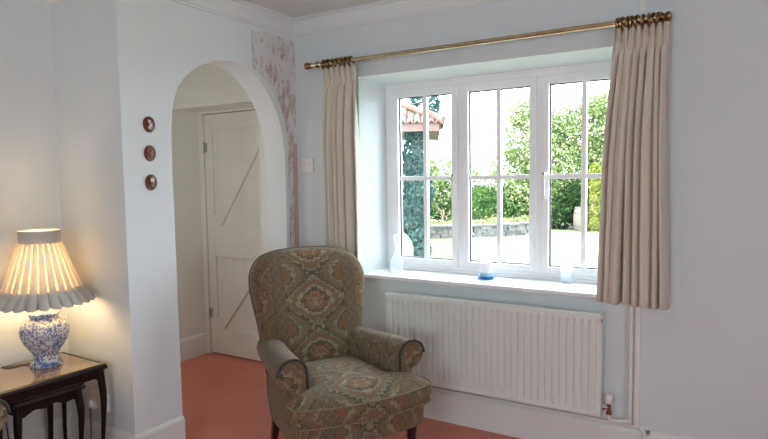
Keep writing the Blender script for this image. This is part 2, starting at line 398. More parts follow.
# window wall
w = MB()
ox0, ox1, oz0, oz1 = .480, 2.03, .782, 1.974
ix0, ix1, iz1 = .508, 1.995, 1.950
D0, D1 = .26, .40
w.box(-.159, 0, 0, ox0, D1, oz0); w.box(ox0, 0, 0, ox1, D1, oz0); w.box(ox1, 0, 0, XR + .1, D1, oz0)
w.hexa([(-.159, 0, oz0), (ox0, 0, oz0), (ix0, D0, oz0), (-.159, D0, oz0), (-.159, 0, H), (ox0, 0, H), (ix0, D0, H), (-.159, D0, H)])
w.hexa([(ox1, 0, oz0), (XR + .1, 0, oz0), (XR + .1, D0, oz0), (ix1, D0, oz0), (ox1, 0, H), (XR + .1, 0, H), (XR + .1, D0, H), (ix1, D0, H)])
w.box(-.159, D0, oz0, ix0, D1, H); w.box(ix1, D0, oz0, XR + .1, D1, H); w.box(ix0, D0, iz1, ix1, D1, H)
w.hexa([(ox0, 0, oz1), (ox1, 0, oz1), (ix1, D0, iz1), (ix0, D0, iz1), (ox0, 0, H), (ox1, 0, H), (ix1, D0, H), (ix0, D0, H)])
struct('wall_back', w, M['wall'], 'wall holding the casement window')
# right wall with an added opening out of view for fill daylight; front wall
ry0, ry1, rz0, rz1 = -3.85, -2.75, .90, 1.95
w = MB(); w.box(XR, YF - .1, 0, XR + .3, ry0, H); w.box(XR, ry1, 0, XR + .3, .4, H); w.box(XR, ry0, 0, XR + .3, ry1, rz0); w.box(XR, ry0, rz1, XR + .3, ry1, H)
struct('wall_right', w, M['wall'])
gx0, gx1, gz0, gz1 = 1.7, 2.8, .90, 2.0
w = MB(); w.box(XL - .1, YF - .3, 0, gx0, YF, H); w.box(gx1, YF - .3, 0, XR + .3, YF, H); w.box(gx0, YF - .3, 0, gx1, YF, gz0); w.box(gx0, YF - .3, gz1, gx1, YF, H)
struct('wall_front', w, M['wall'])
w4 = empty('added_window_4'); w4['kind'] = 'structure'; f = MB()  # added window behind the camera, brings fill light onto the window wall
for a, b in ((gx0, gx0 + .05), (gx1 - .05, gx1), ((gx0 + gx1) / 2 - .03, (gx0 + gx1) / 2 + .03)): f.box(a, YF - .2, gz0, b, YF - .15, gz1)
f.box(gx0, YF - .199, gz0, gx1, YF - .151, gz0 + .05); f.box(gx0, YF - .199, gz1 - .05, gx1, YF - .151, gz1)
f.build('window_frame', M['upvc'], w4); MB().box(gx0, YF - .176, gz0, gx1, YF - .17, gz1).build('pane', M['pane'], w4)
# second window, added outside the picture to let in fill daylight
w2 = empty('added_window_2'); w2['kind'] = 'structure'
f = MB()
for a, b in ((ry0, ry0 + .05), (ry1 - .05, ry1), ((ry0 + ry1) / 2 - .03, (ry0 + ry1) / 2 + .03)): f.box(XR + .15, a, rz0, XR + .2, b, rz1)
f.box(XR + .151, ry0, rz0, XR + .199, ry1, rz0 + .05); f.box(XR + .151, ry0, rz1 - .05, XR + .199, ry1, rz1)
f.build('window_frame', M['upvc'], w2); MB().box(XR + .17, ry0, rz0, XR + .176, ry1, rz1).build('pane', M['pane'], w2)

# cornice and skirtings swept with mitres
def sweep(path, prof, cap=True):
    mb = MB(); secs = []
    for (x, y, nx, ny) in path: secs.append([(x + nx * d, y + ny * d, z) for d, z in prof])
    return mb.loft(secs, cap=cap)
cp = [(-.01, 2.268), (.007, 2.268), (.009, 2.272), (.009, 2.279), (.013, 2.283), (.020, 2.306), (.031, 2.330), (.040, 2.343), (.040, 2.352), (.050, 2.354), (.054, 2.359), (.050, 2.364), (.050, 2.372), (-.01, 2.372)]
struct('trim_1', sweep([(XL, YF, 1, 0), (XL, YP, 1, -1), (0, YP, 1, -1), (0, 0, 1, -1), (XR, 0, 0, -1)], cp), M['cornice'], 'moulded cornice where walls meet ceiling')
sk = [(-.01, 0), (.019, 0), (.019, .148), (.016, .158), (.009, .166), (.004, .170), (-.01, .170)]
struct('baseboard_left', sweep([(XL, YF, 1, 0), (XL, YP, 1, -1), (0, YP, 1, -1), (0, -.973, 1, 0)], sk), M['gloss'], 'white skirting round the pier')
struct('baseboard_back', sweep([(0, -.122, 1, 0), (0, 0, 1, -1), (XR, 0, 0, -1)], sk), M['gloss'], 'white skirting below the radiator')
struct('baseboard_passage', sweep([(PX, PYS, 1, 0), (PX, .285, 1, 0)], sk), M['gloss'], 'skirting in the passage')
struct('baseboard_right', sweep([(XR, 0, -1, 0), (XR, YF, -1, 0)], sk), M['gloss'])
# sill board
s = MB(); s.box(.470, -.030, .782, 2.045, 0.0, .803); s.box(ox0 - .0, 0, .7815, ox1, .262, .803)
struct('trim_2', s, M['sill'], 'white painted window sill board', bevel=.004)

# ------------------------------------------------------------------ window
win = empty('window_1', (1.25, .28, .8)); win['kind'] = 'structure'; win['label'] = 'white three-light casement window with glazing bars'
WO = Vector((1.25, .28, .8))
def local(mb, root=WO):
    mb.v = [(x - root[0], y - root[1], z - root[2]) for x, y, z in mb.v]; return mb
f = MB()
fx0, fx1, fz0, fz1 = .508, 1.995, .803, 1.955
f.box(fx0, .258, fz0, fx0 + .057, .33, fz1); f.box(fx1 - .055, .258, fz0, fx1, .33, fz1)
f.box(fx0 + .057, .258, fz1 - .042, fx1 - .055, .33, fz1); f.box(fx0 + .057, .258, fz0, fx1 - .055, .33, fz0 + .037)
for a in (1.0, 1.470): f.box(a, .258, fz0 + .037, a + .035, .33, fz1 - .042)
f.box(fx0 + .01, .246, fz0, fx1 - .01, .258, fz0 + .018); f.box(fx0 + .0, .250, fz1 - .016, fx1, .258, fz1)
local(f).build('window_frame', M['upvc'], win, bevel=.003)
for a in (.565, 1.035, 1.505):
    b = a + .435; z0, z1 = .842, 1.911; px0, px1, pz0, pz1 = a + .036, b - .036, .878, 1.866
    q = MB(); q.box(a, .246, z0, px0, .30, z1); q.box(px1, .246, z0, b, .30, z1); q.box(px0, .246, z0, px1, .30, pz0); q.box(px0, .246, pz1, px1, .30, z1)
    so = local(q).build('sash', M['upvc'], win, bevel=.003)
    g = MB()
    for (u0, v0, u1, v1) in ((px0, pz0, px0 + .006, pz1), (px1 - .006, pz0, px1, pz1), (px0, pz0, px1, pz0 + .006), (px0, pz1 - .006, px1, pz1)): g.box(u0, .268, v0, u1, .279, v1)
    local(g).build('gasket', M['gasket'], so)
    local(MB().box(px0, .272, pz0, px1, .277, pz1)).build('pane', M['pane'], so)
    c = (a + b) / 2; g = MB(); g.box(c - .013, .260, pz0, c + .013, .290, pz1); g.box(px0, .261, 1.357, c - .013, .289, 1.383); g.box(c + .013, .261, 1.357, px1, .289, 1.383)
    local(g).build('glazing_bar', M['upvc'], so, bevel=.003)
for hx in (.983, 1.522):
    q = MB(); q.box(hx - .010, .236, 1.335, hx + .010, .247, 1.40); q.box(hx - .007, .222, 1.375, hx + .007, .236, 1.392)
    q.hexa([(hx - .008, .214, 1.25), (hx + .008, .214, 1.25), (hx + .008, .224, 1.25), (hx - .008, .224, 1.25), (hx - .006, .212, 1.395), (hx + .006, .212, 1.395), (hx + .006, .226, 1.395), (hx - .006, .226, 1.395)])
    ho = local(q).build('handle', M['white_plastic'], win, bevel=.002)
    local(MB().lathe([(.0, .2105), (.005, .2105), (.006, .213)], (hx, 0, 1.386), 12, 'y')).build('lock_button', M['gasket'], ho)

# ------------------------------------------------------------------ passage door
d = empty('door_1', (PX, .29, 0)); d['kind'] = 'structure'; d['label'] = 'cream boarded door with ledges and diagonal braces'
DO = Vector((PX, .29, 0))
dl, dr, dt = -1.160, -.40, 1.882
f = MB(); f.box(PX, .272, 0, dl - .004, .33, 1.905); f.box(dr + .004, .272, 0, -.36, .33, 1.905); f.box(dl - .004, .272, dt + .004, dr + .004, .33, 1.905)
local(f, DO).build('door_frame', M['door'], d, bevel=.003)
p = MB(); bw = (dr - dl) / 6
for k in range(6): p.box(dl + k * bw + .0005, .303, .012, dl + (k + 1) * bw - .0005, .325, dt)
local(p, DO).build('door_boards', M['door'], d, bevel=.002)
g = MB(); g.box(dl, .285, .012, dl + .078, .3035, dt); g.box(dr - .078, .285, .012, dr, .3035, dt)
local(g, DO).build('stile', M['door'], d, bevel=.003)
for z0, z1 in ((1.764, dt), (.780, 1.018), (.012, .213)):
    local(MB().box(dl + .078, .2855, z0, dr - .078, .3035, z1), DO).build('ledge', M['door'], d, bevel=.003)
for (za, zb) in ((1.018, 1.764), (.213, .780)):
    k = MB(); xa, xb = dl + .078, dr - .078
    hz = zb - za
    x1_ = min(xb, xa + .069 + hz / 1.21); x2_ = min(x1_ - .06, xa + (hz - .082) / 1.13)
    pts = [(xa, za), (xa + .069, za), (x1_, zb), (x2_, zb), (xa, za + .082)]
    i = k.add([(x, .284, z) for x, z in pts]); j = k.add([(x, .3035, z) for x, z in pts]); n6 = len(pts)
    k.face([i + q for q in range(n6)]); k.face([j + q for q in reversed(range(n6))])
    for q in range(n6): k.face((i + q, i + (q + 1) % n6, j + (q + 1) % n6, j + q))
    local(k, DO).build('brace', M['door'], d, bevel=.003)
for z in (1.63, .33):
    k = MB(); k.lathe([(.006, z - .045), (.006, z + .045)], (dl - .004, .280, 0), 10); k.box(dl - .03, .2815, z - .035, dl + .03, .284, z + .035)
    local(k, DO).build('hinge', M['hinge_grey'], d)

# ------------------------------------------------------------------ radiator
rad = empty('radiator', (1.295, -.07, .21))
tag(rad, 'white ribbed panel radiator fixed under the window', 'radiator'); RO = Vector((1.295, -.07, .21))
rx0, rx1, rz0_, rz1_, ry = .702, 1.890, .222, .716, -.098
n = 33; pitch = (rx1 - rx0 - .03) / n
xs = [(rx0, 0)]
for k in range(n):
    c = rx0 + .015 + (k + .5) * pitch
    xs += [(c - .0135, 0), (c - .0095, 1), (c + .0095, 1), (c + .0135, 0)]
xs.append((rx1, 0))
zs = [(rz0_, 0, .008), (rz0_ + .006, 0, 0), (rz0_ + .026, 0, 0), (rz0_ + .040, .6, 0), (rz0_ + .052, 1, 0), (rz1_ - .052, 1, 0), (rz1_ - .040, .6, 0), (rz1_ - .026, 0, 0), (rz1_ - .006, 0, 0), (rz1_, 0, .008)]
k_ = MB(); secs = [[(x, ry + .015 * (1 - a) * h + .0 + (0 if h == 0 else 0) + e, z) for x, a in xs] for z, h, e in zs]
# raised flutes: channels between them are pressed back
k_.loft(secs, closed=False)
k_.box(rx0, ry + .0165, rz0_, rx1, ry + .019, rz1_)
o = local(k_, RO).build('front_panel', M['rad'], rad, smooth=True, angle=25)
b = MB(); b.box(rx0 + .004, -.040, rz0_ + .01, rx1 - .004, -.032, rz1_ - .01)
for k in range(60):
    x = rx0 + .02 + k * (rx1 - rx0 - .04) / 59; b.box(x - .001, -.080, rz0_ + .03, x + .001, -.040, rz1_ - .02)
local(b, RO).build('rear_panel', M['rad'], rad)
g = MB(); g.box(rx0, ry + .004, rz1_, rx1, ry + .012, rz1_ + .004); g.box(rx0, -.036, rz1_, rx1, -.030, rz1_ + .004)
ng = 96
for k in range(ng + 1):
    x = rx0 + .003 + k * (rx1 - rx0 - .006) / ng; g.box(x - .0022, ry + .012, rz1_, x + .0022, -.036, rz1_ + .004)
local(g, RO).build('top_grille', M['rad'], rad)
for x in (rx0 - .002, rx1 - .001):
    local(MB().box(x, ry + .008, rz0_ + .004, x + .003, -.034, rz1_ + .002), RO).build('side_panel', M['rad'], rad, bevel=.001)
for x in (rx0 + .15, rx1 - .15):
    for za, zb in ((rz0_ + .03, rz0_ + .1), (rz1_ - .1, rz1_ - .04)): local(MB().box(x - .015, -.031, za, x + .015, 0.0, zb), RO).build('bracket', M['rad'], rad)
v = MB(); v.tube([(rx1, -.066, .268), (1.925, -.066, .268)], .010, 12); v.lathe([(.015, 1.897), (.015, 1.912)], (0, -.066, .268), 6, 'x')
vo = local(v, RO).build('valve_tail', M['chrome'], rad, smooth=True)
v = MB(); v.tube([(1.925, -.066, .235), (1.925, -.066, .292)], .009, 14); v.lathe([(.013, .236), (.013, .250)], (1.925, -.066, 0), 6)
local(v, RO).build('valve_body', M['copper'], rad, smooth=True)
v = MB(); v.lathe([(.014, .290), (.017, .296), (.0175, .322), (.015, .331), (.006, .333)], (1.925, -.066, 0), 20)
local(v, RO).build('valve_cap', M['white_plastic'], rad, smooth=True)
k = MB(); k.lathe([(.009, rx1), (.009, rx1 + .008)], (0, -.085, .69), 6, 'x')
local(k, RO).build('bleed_plug', M['chrome'], rad)

# heating pipe from the valve, up behind the curtain
pp = [(1.925, -.066, .240), (1.925, -.066, .222), (1.930, -.062, .210), (1.945, -.052, .203), (1.985, -.036, .203), (2.003, -.031, .207), (2.012, -.029, .218), (2.014, -.028, .24), (2.014, -.028, .90), (2.014, -.020, .925), (2.014, .0, .93)]
pt = MB(); pt.tube(catmull(pp, 4), .0085, 12)
po = pt.build('heating_pipe', M['pipe'], smooth=True, angle=0); tag(po, 'white painted pipe bending from the radiator valve up the wall', 'pipe')
k = MB(); k.lathe([(.0115, -.006), (.013, .0), (.0115, .006)], (2.014, -.028, .38), 14); k.box(2.004, -.024, .372, 2.024, 0, .388)
c = k.build('pipe_clip', M['pipe'], po, smooth=True)
# skirting-top pipe
pt = MB(); pt.tube(catmull([(.25, -.012, .1785), (1.2, -.012, .1785), (2.03, -.012, .1785), (2.055, -.016, .177), (2.07, -.026, .170), (2.078, -.030, .155), (2.078, -.030, .12)], 5), .0075, 12)
po2 = pt.build('floor_pipe', M['pipe'], smooth=True, angle=0); tag(po2, 'thin white pipe running along the top of the skirting under the radiator', 'pipe')
k = MB(); k.lathe([(.011, .112), (.012, .118), (.011, .135)], (2.078, -.030, 0), 12); k.build('pipe_elbow', M['pipe'], po2, smooth=True)
k = MB(); k.lathe([(.004, 2.086), (.009, 2.090), (.009, 2.101), (.003, 2.103)], (0, -.030, .168), 10, 'x'); k.build('drain_cap', M['brass_dark'], po2, smooth=True)
# cable trunking, floor to ceiling
k = MB(); k.box(2.031, -.020, .186, 2.053, 0, H - .02)
tag(k.build('cable_trunking', M['pipe'], bevel=.0015), 'slim white cable trunking running up the wall behind the right curtain', 'trunking')

# ------------------------------------------------------------------ curtain rod, rings, curtains
RY, RZ, RR = -.09, 2.057, .0125
rod = empty('curtain_rod', (1.16, RY, RZ)); tag(rod, 'long brass curtain pole above the window', 'curtain pole'); CO = Vector((1.16, RY, RZ))
k = MB(); k.tube([(.185, RY, RZ), (2.140, RY, RZ)], RR, 20); local(k, CO).build('pole', M['brass'], rod, smooth=True)
def finial(x, s):
    k = MB(); k.lathe([(.0, x - s * .004), (.0145, x - s * .004), (.0165, x + s * .002), (.0145, x + s * .010), (.012, x + s * .014), (.018, x + s * .020), (.0205, x + s * .028), (.019, x + s * .037), (.012, x + s * .042), (.0, x + s * .043)], (0, RY, RZ), 20, 'x')
    local(k, CO).build('finial', M['brass_dark'], rod, smooth=True)
finial(.198, -1); finial(2.128, 1)
for x in (.250, 2.132):
    k = MB(); k.lathe([(.0, 0), (.026, 0), (.026, -.006), (.018, -.010), (.0, -.010)], (x, 0, RZ), 20, 'y'); k.tube([(x, -.004, RZ), (x, RY + .010, RZ)], .007, 12)
    k.tube([(x, RY + .0175 * math.cos(t), RZ + .0175 * math.sin(t)) for t in [PI * q / 10 for q in range(-9, 10)]], .004, 8)
    local(k, CO).build('bracket', M['brass_dark'], rod, smooth=True)
def ring_mesh():
    k = MB(); k.tube([(0, .025 * math.cos(2 * PI * q / 24), .025 * math.sin(2 * PI * q / 24)) for q in range(24)], .0068, 8, closed=True)
    return k
ring0 = None
def ring(x, label, group):
    global ring0
    tilt = R.uniform(-.3, .3)
    if ring0 is None:
        r = empty('curtain_ring'); ring_mesh().build('hoop', M['brass_dark'], r, smooth=True)
        k = MB(); k.tube([(0, .0045 * math.cos(2 * PI * q / 12), -.0345 + .0045 * math.sin(2 * PI * q / 12)) for q in range(12)], .0013, 6, closed=True); k.build('eyelet', M['brass'], r, smooth=True); ring0 = r
    else: r = copy_tree(ring0)
    r.location = (x, RY, RZ - .0065); r.rotation_euler = (0, 0, tilt); r['label'] = label; r['category'] = 'curtain ring'; r['group'] = group
for k in range(7): ring(.300 + k * .0305 + (.006 if k > 2 else 0), 'brass ring in the bunch above the left curtain', 'rings above the left curtain')
for k in range(9): ring(1.950 + k * .0205 + (.004 if k > 4 else 0), 'brass ring in the bunch above the right curtain', 'rings above the right curtain')

def curtain(name, label, top, mid, bot, ztop, zbot, nf, seed, hemtilt=0):
    rr = random.Random(seed); nx, nz = nf * 16, 44
    ph = [rr.uniform(-.36, .36) for _ in range(nf + 3)]; am = [rr.uniform(.65, 1.35) for _ in range(nf + 3)]
    mb = MB(); secs = []; S = []
    hd = .085
    for j in range(nz + 1):
        t = j / nz; z = ztop + (zbot - ztop) * (t ** 1.15)
        tt = (ztop - z) / (ztop - zbot)
        row = []
        g = 1 - math.exp(-((ztop - z - hd) / .035) ** 2)        # pinch line
        below = ztop - z > hd
        for i in range(nx + 1):
            s_ = i / nx; c = s_ * nf; ci = int(c); fr = c - ci
            p = c + ph[ci] * (1 - fr) + ph[ci + 1] * fr if below else c
            a = am[ci] * (1 - fr) + am[ci + 1] * fr
            xl = top[0] + (mid[0] - top[0]) * min(1, tt * 2.2) if tt < .4545 else mid[0] + (bot[0] - mid[0]) * ((tt - .4545) / .5455)
            xr = top[1] + (mid[1] - top[1]) * min(1, tt * 2.2) if tt < .4545 else mid[1] + (bot[1] - mid[1]) * ((tt - .4545) / .5455)
            if below:
                amp = (.016 + .037 * min(1, tt * 3)) * a * (0.35 + .65 * g)
                wv = 1 - 2 * (abs(math.sin(PI * p)) + .01) ** .72 + .12 * math.sin(4 * PI * p + ph[ci] * 9)
                yy = RY + .004 + amp * wv
                xx = xl + (xr - xl) * s_ - .0040 * min(1, tt * 4) * a * math.sin(2 * PI * p) * min(1, 6 * s_, 6 * (1 - s_)) + .004 * math.sin(3 * z + ph[ci] * 9)
            else:
                amp = .015 * (0.3 + .7 * g)
                yy = RY + amp * (math.sin(2 * PI * p) + .6 * math.sin(6 * PI * p)) - .004
                xx = xl + (xr - xl) * s_ + .003 * math.sin(2 * PI * p)
            row.append((xx, yy, z + (hemtilt * (s_ - .5) if tt > .5 else 0) * (tt - .5) * 2 + (.004 * math.sin(2 * PI * p) if j == nz else 0)))
        secs.append(row)
    mb.loft(secs, closed=False)
    x0 = (top[0] + top[1]) / 2
    root = empty(name, (x0, RY, ztop)); tag(root, label, 'curtain')
    o = local(mb, (x0, RY, ztop)).build('cloth', M['curtain'], root, smooth=True, angle=0)
    md = o.modifiers.new('solid', 'SOLIDIFY'); md.thickness = .004; md.offset = 0
    # stitched heading tape and the hem fold
    hb = MB(); rows = [secs[-5], secs[-4]]
    k = MB(); k.loft([[(x, y + .007, z) for x, y, z in secs[jj]] for jj in (0, 2, 4)], closed=False)
    ho = local(k, (x0, RY, ztop)).build('heading_tape', M['curtain'], root, smooth=True, angle=0); md = ho.modifiers.new('solid', 'SOLIDIFY'); md.thickness = .003
curtain('curtain', 'beige pinch-pleat curtain hanging left of the window', (.293, .523), (.300, .535), (.298, .545), 2.030, .780, 6, 3)
curtain('curtain', 'wide beige pinch-pleat curtain hanging right of the window', (1.938, 2.158), (1.890, 2.164), (1.860, 2.176), 2.032, .783, 8, 11, -.01)

# ------------------------------------------------------------------ wall fittings
def plaque(y, z, kind, label):
    r = empty('wall_plaque', (0, y, z)); tag(r, label, 'plaque', None)
    k = MB(); k.lathe([(.0, 0.0), (1, 0.0), (1, .006), (.92, .010), (.80, .0085), (.76, .009), (.0, .012)], (0, 0, 0), 40, 'x')
    k.v = [(x, yy * .031, zz * .0385) for x, yy, zz in k.v]; k.build('oval_body', M['plaque'], r, smooth=True)
    def blob(cy, cz, a, b, rot, material, nm, x=.0125):
        q = MB(); pts = []
        for h, s_ in ((-.002, 1), (.0, .95), (.0012, .5), (.0014, .02)):
            pts.append([(x + h, cy + (a * s_ * math.cos(t) * math.cos(rot) - b * s_ * math.sin(t) * math.sin(rot)), cz + (a * s_ * math.cos(t) * math.sin(rot) + b * s_ * math.sin(t) * math.cos(rot))) for t in (2 * PI * i / 14 for i in range(14))])
        q.loft(pts); q.build(nm, material, r, smooth=True)
    if kind == 0:
        for cy, cz in ((-.002, .013), (.004, -.004), (-.001, -.015)):
            for p in range(5):
                t = 2 * PI * p / 5 + cz * 50; blob(cy + .0052 * math.cos(t), cz + .0052 * math.sin(t), .0048, .003, t, M['ivory'], 'petal')
        blob(.010, .004, .006, .0022, .8, M['ivory'], 'leaf')
    elif kind == 1:
        for _ in range(16):
            t = R.uniform(0, 2 * PI); q = math.sqrt(R.random()) * .8
            blob(.024 * q * math.cos(t), .031 * q * math.sin(t), .006, .003, R.uniform(0, PI), M['plaque_leaf'], 'leaf', .0105)
    else:
        for p in range(6):
            t = 2 * PI * p / 6; blob(.0 + .0065 * math.cos(t), .010 + .0065 * math.sin(t), .006, .004, t, M['ivory'], 'petal')
        blob(.006, -.006, .010, .004, -1.1, M['leafgreen'], 'leaf'); blob(-.004, -.012, .008, .0035, 1.2, M['leafgreen'], 'leaf'); blob(.003, -.016, .006, .003, .2, M['ivory'], 'bud')
plaque(-1.104, 1.650, 0, 'topmost small oval plaque, dark red with cream flowers')
plaque(-1.105, 1.512, 1, 'middle small oval plaque, mottled orange leaves')
plaque(-1.104, 1.372, 2, 'lowest small oval plaque, dark red with a white flower and green leaves')

sw = empty('light_switch', (.084, 0, 1.463)); tag(sw, 'square white light switch on the wall beside the left curtain', 'switch')
MB().box(-.049, -.009, -.044, .049, 0, .044).build('face_plate', M['white_plastic'], sw, bevel=.003)
for x in (-.018, .018): MB().hexa([(x - .007, -.009, -.012), (x + .007, -.009, -.012), (x + .007, -.008, -.012), (x - .007, -.008, -.012), (x - .007, -.014, .012), (x + .007, -.014, .012), (x + .007, -.008, .012), (x - .007, -.008, .012)]).build('rocker', M['white_plastic'], sw, bevel=.001)
for x in (-.039, .039): MB().lathe([(0, -.0085), (.0028, -.0095), (.0, -.0098)], (x, 0, 0), 10, 'y').build('screw', M['chrome'], sw)

so = empty('wall_socket', (-.262, YP, .292)); tag(so, 'white double wall socket low on the pier behind the table leg', 'socket')
MB().box(-.073, -.012, -.043, .073, 0, .043).build('face_plate', M['white_plastic'], so, bevel=.003)
for x in (-.045, .045): MB().box(x - .008, -.0155, .018, x + .008, -.012, .032).build('rocker', M['white_plastic'], so, bevel=.001)
pl = empty('plug', (-.300, YP - .012, .280)); tag(pl, 'white plug with a grey cord pushed into the wall socket', 'plug')
k = MB(); k.loft([[(x * s_, -h, z * s_) for x, z in ((-.024, -.026), (.024, -.026), (.026, -.01), (.016, .024), (-.016, .024), (-.026, -.01))] for h, s_ in ((0, 1), (.018, .98), (.030, .75), (.034, .45))])
k.build('plug_body', M['white_plastic'], pl, bevel=.003)
k = MB(); k.tube(catmull([(0, -.02, -.022), (0, -.022, -.05), (.002, -.024, -.12), (.0, -.03, -.2), (-.01, -.05, -.262), (-.05, -.10, -.274), (-.11, -.13, -.274), (-.15, -.1, -.274), (-.13, -.04, -.255), (-.05, -.10, -.25), (-.13, -.16, -.274), (-.19, -.13, -.15), (-.2, -.12, -.02)], 6), .0032, 8)
k.build('cord', M['cord'], pl, smooth=True, angle=0)

# ------------------------------------------------------------------ sill objects
def lathe_obj(name, prof, material, parent, loc=(0, 0, 0), seg=40, **kw):
    k = MB(); k.lathe(prof, loc, seg); return k.build(name, material, parent, smooth=True, **kw)
SZ = .8032
dc = empty('decanter', (.640, .150, SZ)); tag(dc, 'clear glass decanter with stopper at the left end of the sill', 'decanter')
k = MB()
outer = [(.0, 0), (.036, 0), (.041, .004), (.043, .02), (.044, .05), (.040, .075), (.028, .095), (.016, .110), (.012, .125), (.012, .160), (.016, .170), (.019, .175)]
inner_ = [(.014, .175), (.0095, .162), (.0095, .122), (.013, .108), (.025, .092), (.036, .073), (.0395, .05), (.038, .02), (.030, .010), (.0, .009)]
k.lathe(outer + inner_, (0, 0, 0), 16); k.build('body', M['crystal'], dc, smooth=True, angle=30)
lathe_obj('stopper', [(.0, .150), (.008, .150), (.009, .172), (.014, .176), (.013, .182), (.019, .196), (.022, .212), (.017, .228), (.0, .236)], M['crystal'], dc, seg=12, angle=20)
k = MB(); k.tube([(.0155 * math.cos(2 * PI * q / 20), .0155 * math.sin(2 * PI * q / 20), .135) for q in range(20)], .004, 8, closed=True); k.build('neck_ring', M['crystal'], dc, smooth=True)

di = empty('dish', (1.218, .152, SZ)); tag(di, 'shallow round blue dish under the white candle', 'dish')
lathe_obj('bowl', [(.0, 0), (.034, 0), (.040, .003), (.050, .012), (.0525, .016), (.0515, .0175), (.046, .012), (.036, .0065), (.0, .006)], M['blue_dish'], di)
cd = empty('candle', (1.218, .152, SZ + .0065)); tag(cd, 'thick white pillar candle standing in the blue dish', 'candle')
lathe_obj('candle_base', [(.0, 0), (.035, 0), (.036, .004), (.036, .030)], M['candle_blue'], cd)
lathe_obj('wax', [(.0, .0302), (.036, .0302), (.0355, .082), (.032, .086), (.026, .083), (.0, .080)], M['candle'], cd)
k = MB(); k.tube([(0, 0, .080), (.001, 0, .088), (.003, 0, .094)], .0014, 6); k.build('wick', M['gasket'], cd)

tu = empty('crystal_tumbler', (1.652, .205, SZ)); tag(tu, 'cut crystal tumbler near the right end of the sill', 'glass')
k = MB(); k.lathe([(.0, 0), (.026, 0), (.030, .004), (.031, .030), (.029, .034), (.031, .040), (.033, .075), (.035, .100), (.0335, .1005), (.030, .075), (.028, .030), (.024, .014), (.0, .012)], (0, 0, 0), 18)
k.build('body', M['crystal'], tu, smooth=True, angle=15)
for kx in range(9):
    t = 2 * PI * kx / 9; q = MB()
    q.loft([[(math.cos(t + da) * r_, math.sin(t + da) * r_, z) for da, r_, z in ((-.22, .0318, z0), (0, .0350, z0), (.22, .0318, z0), (0, .0305, z0))] for z0 in (.040, .058, .076)])
    q.build('cut_facet', M['crystal'], tu)

# ------------------------------------------------------------------ table lamp
LX, LY, TZ = -.334, -1.468, .522
lamp = empty('table_lamp', (LX, LY, TZ)); tag(lamp, 'lit table lamp with blue and white jar base and pleated cream shade', 'lamp')
lathe_obj('lamp_base', [(.0, 0), (.068, 0), (.071, .004), (.069, .012), (.058, .030), (.051, .048), (.053, .058), (.068, .080), (.090, .112), (.103, .145), (.105, .168), (.100, .190), (.086, .208), (.066, .217), (.060, .222), (.060, .236), (.063, .241), (.0, .243)], M['porcelain'], lamp, seg=48)
lathe_obj('base_cap', [(.0, .2432), (.066, .2432), (.069, .248), (.064, .254), (.036, .258), (.022, .264), (.014, .275), (.014, .30), (.0, .302)], M['porcelain'], lamp, seg=40)
lathe_obj('bulb_holder', [(.0, .302), (.016, .302), (.016, .345), (.0, .347)], M['brass'], lamp, seg=20)
lathe_obj('bulb', [(.0, .3475), (.013, .3475), (.014, .365), (.026, .388), (.031, .412), (.027, .435), (.012, .450), (.0, .453)], M['bulb'], lamp, seg=24)
sh = empty('lamp_shade', (0, 0, 0)); sh.parent = lamp
NP = 26; zt, zb, rt, rb = .578, .318, .086, .176     # skirt
def rad_at(z): return rb + (rt - rb) * ((z - zb) / (zt - zb)) ** .92
k = MB(); k.lathe([(rt, zt), (rt + .001, zt + .018), (rt + .0015, zt + .058), (rt, zt + .060), (rt - .003, zt + .058), (rt - .003, zt)], (0, 0, 0), 64)
k = MB(); secs = [[(r_ * math.cos(2 * PI * q / 64), r_ * math.sin(2 * PI * q / 64), z) for q in range(64)] for r_, z in ((rt, zt - .002), (rt + .001, zt + .02), (rt + .001, zt + .058), (rt - .0015, zt + .058), (rt - .002, zt + .0))]
k.loft(secs, cap=False); k.build('collar', M['shade_lined'], sh, smooth=True, angle=40)
k = MB(); k.loft([[(rad_at(z) * math.cos(2 * PI * q / 104), rad_at(z) * math.sin(2 * PI * q / 104), z) for q in range(104)] for z in [zb + (zt - zb) * i / 8 for i in range(9)]], cap=False)
k.build('lining', M['shade'], sh, smooth=True, angle=0)
for p in range(NP):
    t = 2 * PI * p / NP; k = MB(); secs = []
    for i in range(9):
        z = zt - (zt - zb) * i / 8; r_ = rad_at(z) + .0035 + .006 * (i / 8); hw = (.425 - .03 * (i / 8)) * 2 * PI / NP
        secs.append([(math.cos(t + a * hw) * (r_ + b), math.sin(t + a * hw) * (r_ + b), z) for a, b in ((-1, -.002), (-.9, 0), (-.5, .0025), (0, .0035), (.5, .0025), (.9, 0), (1, -.002))])
    k.loft(secs, closed=False); k.build('pleat', M['shade_pleat'], sh, smooth=True, angle=0)
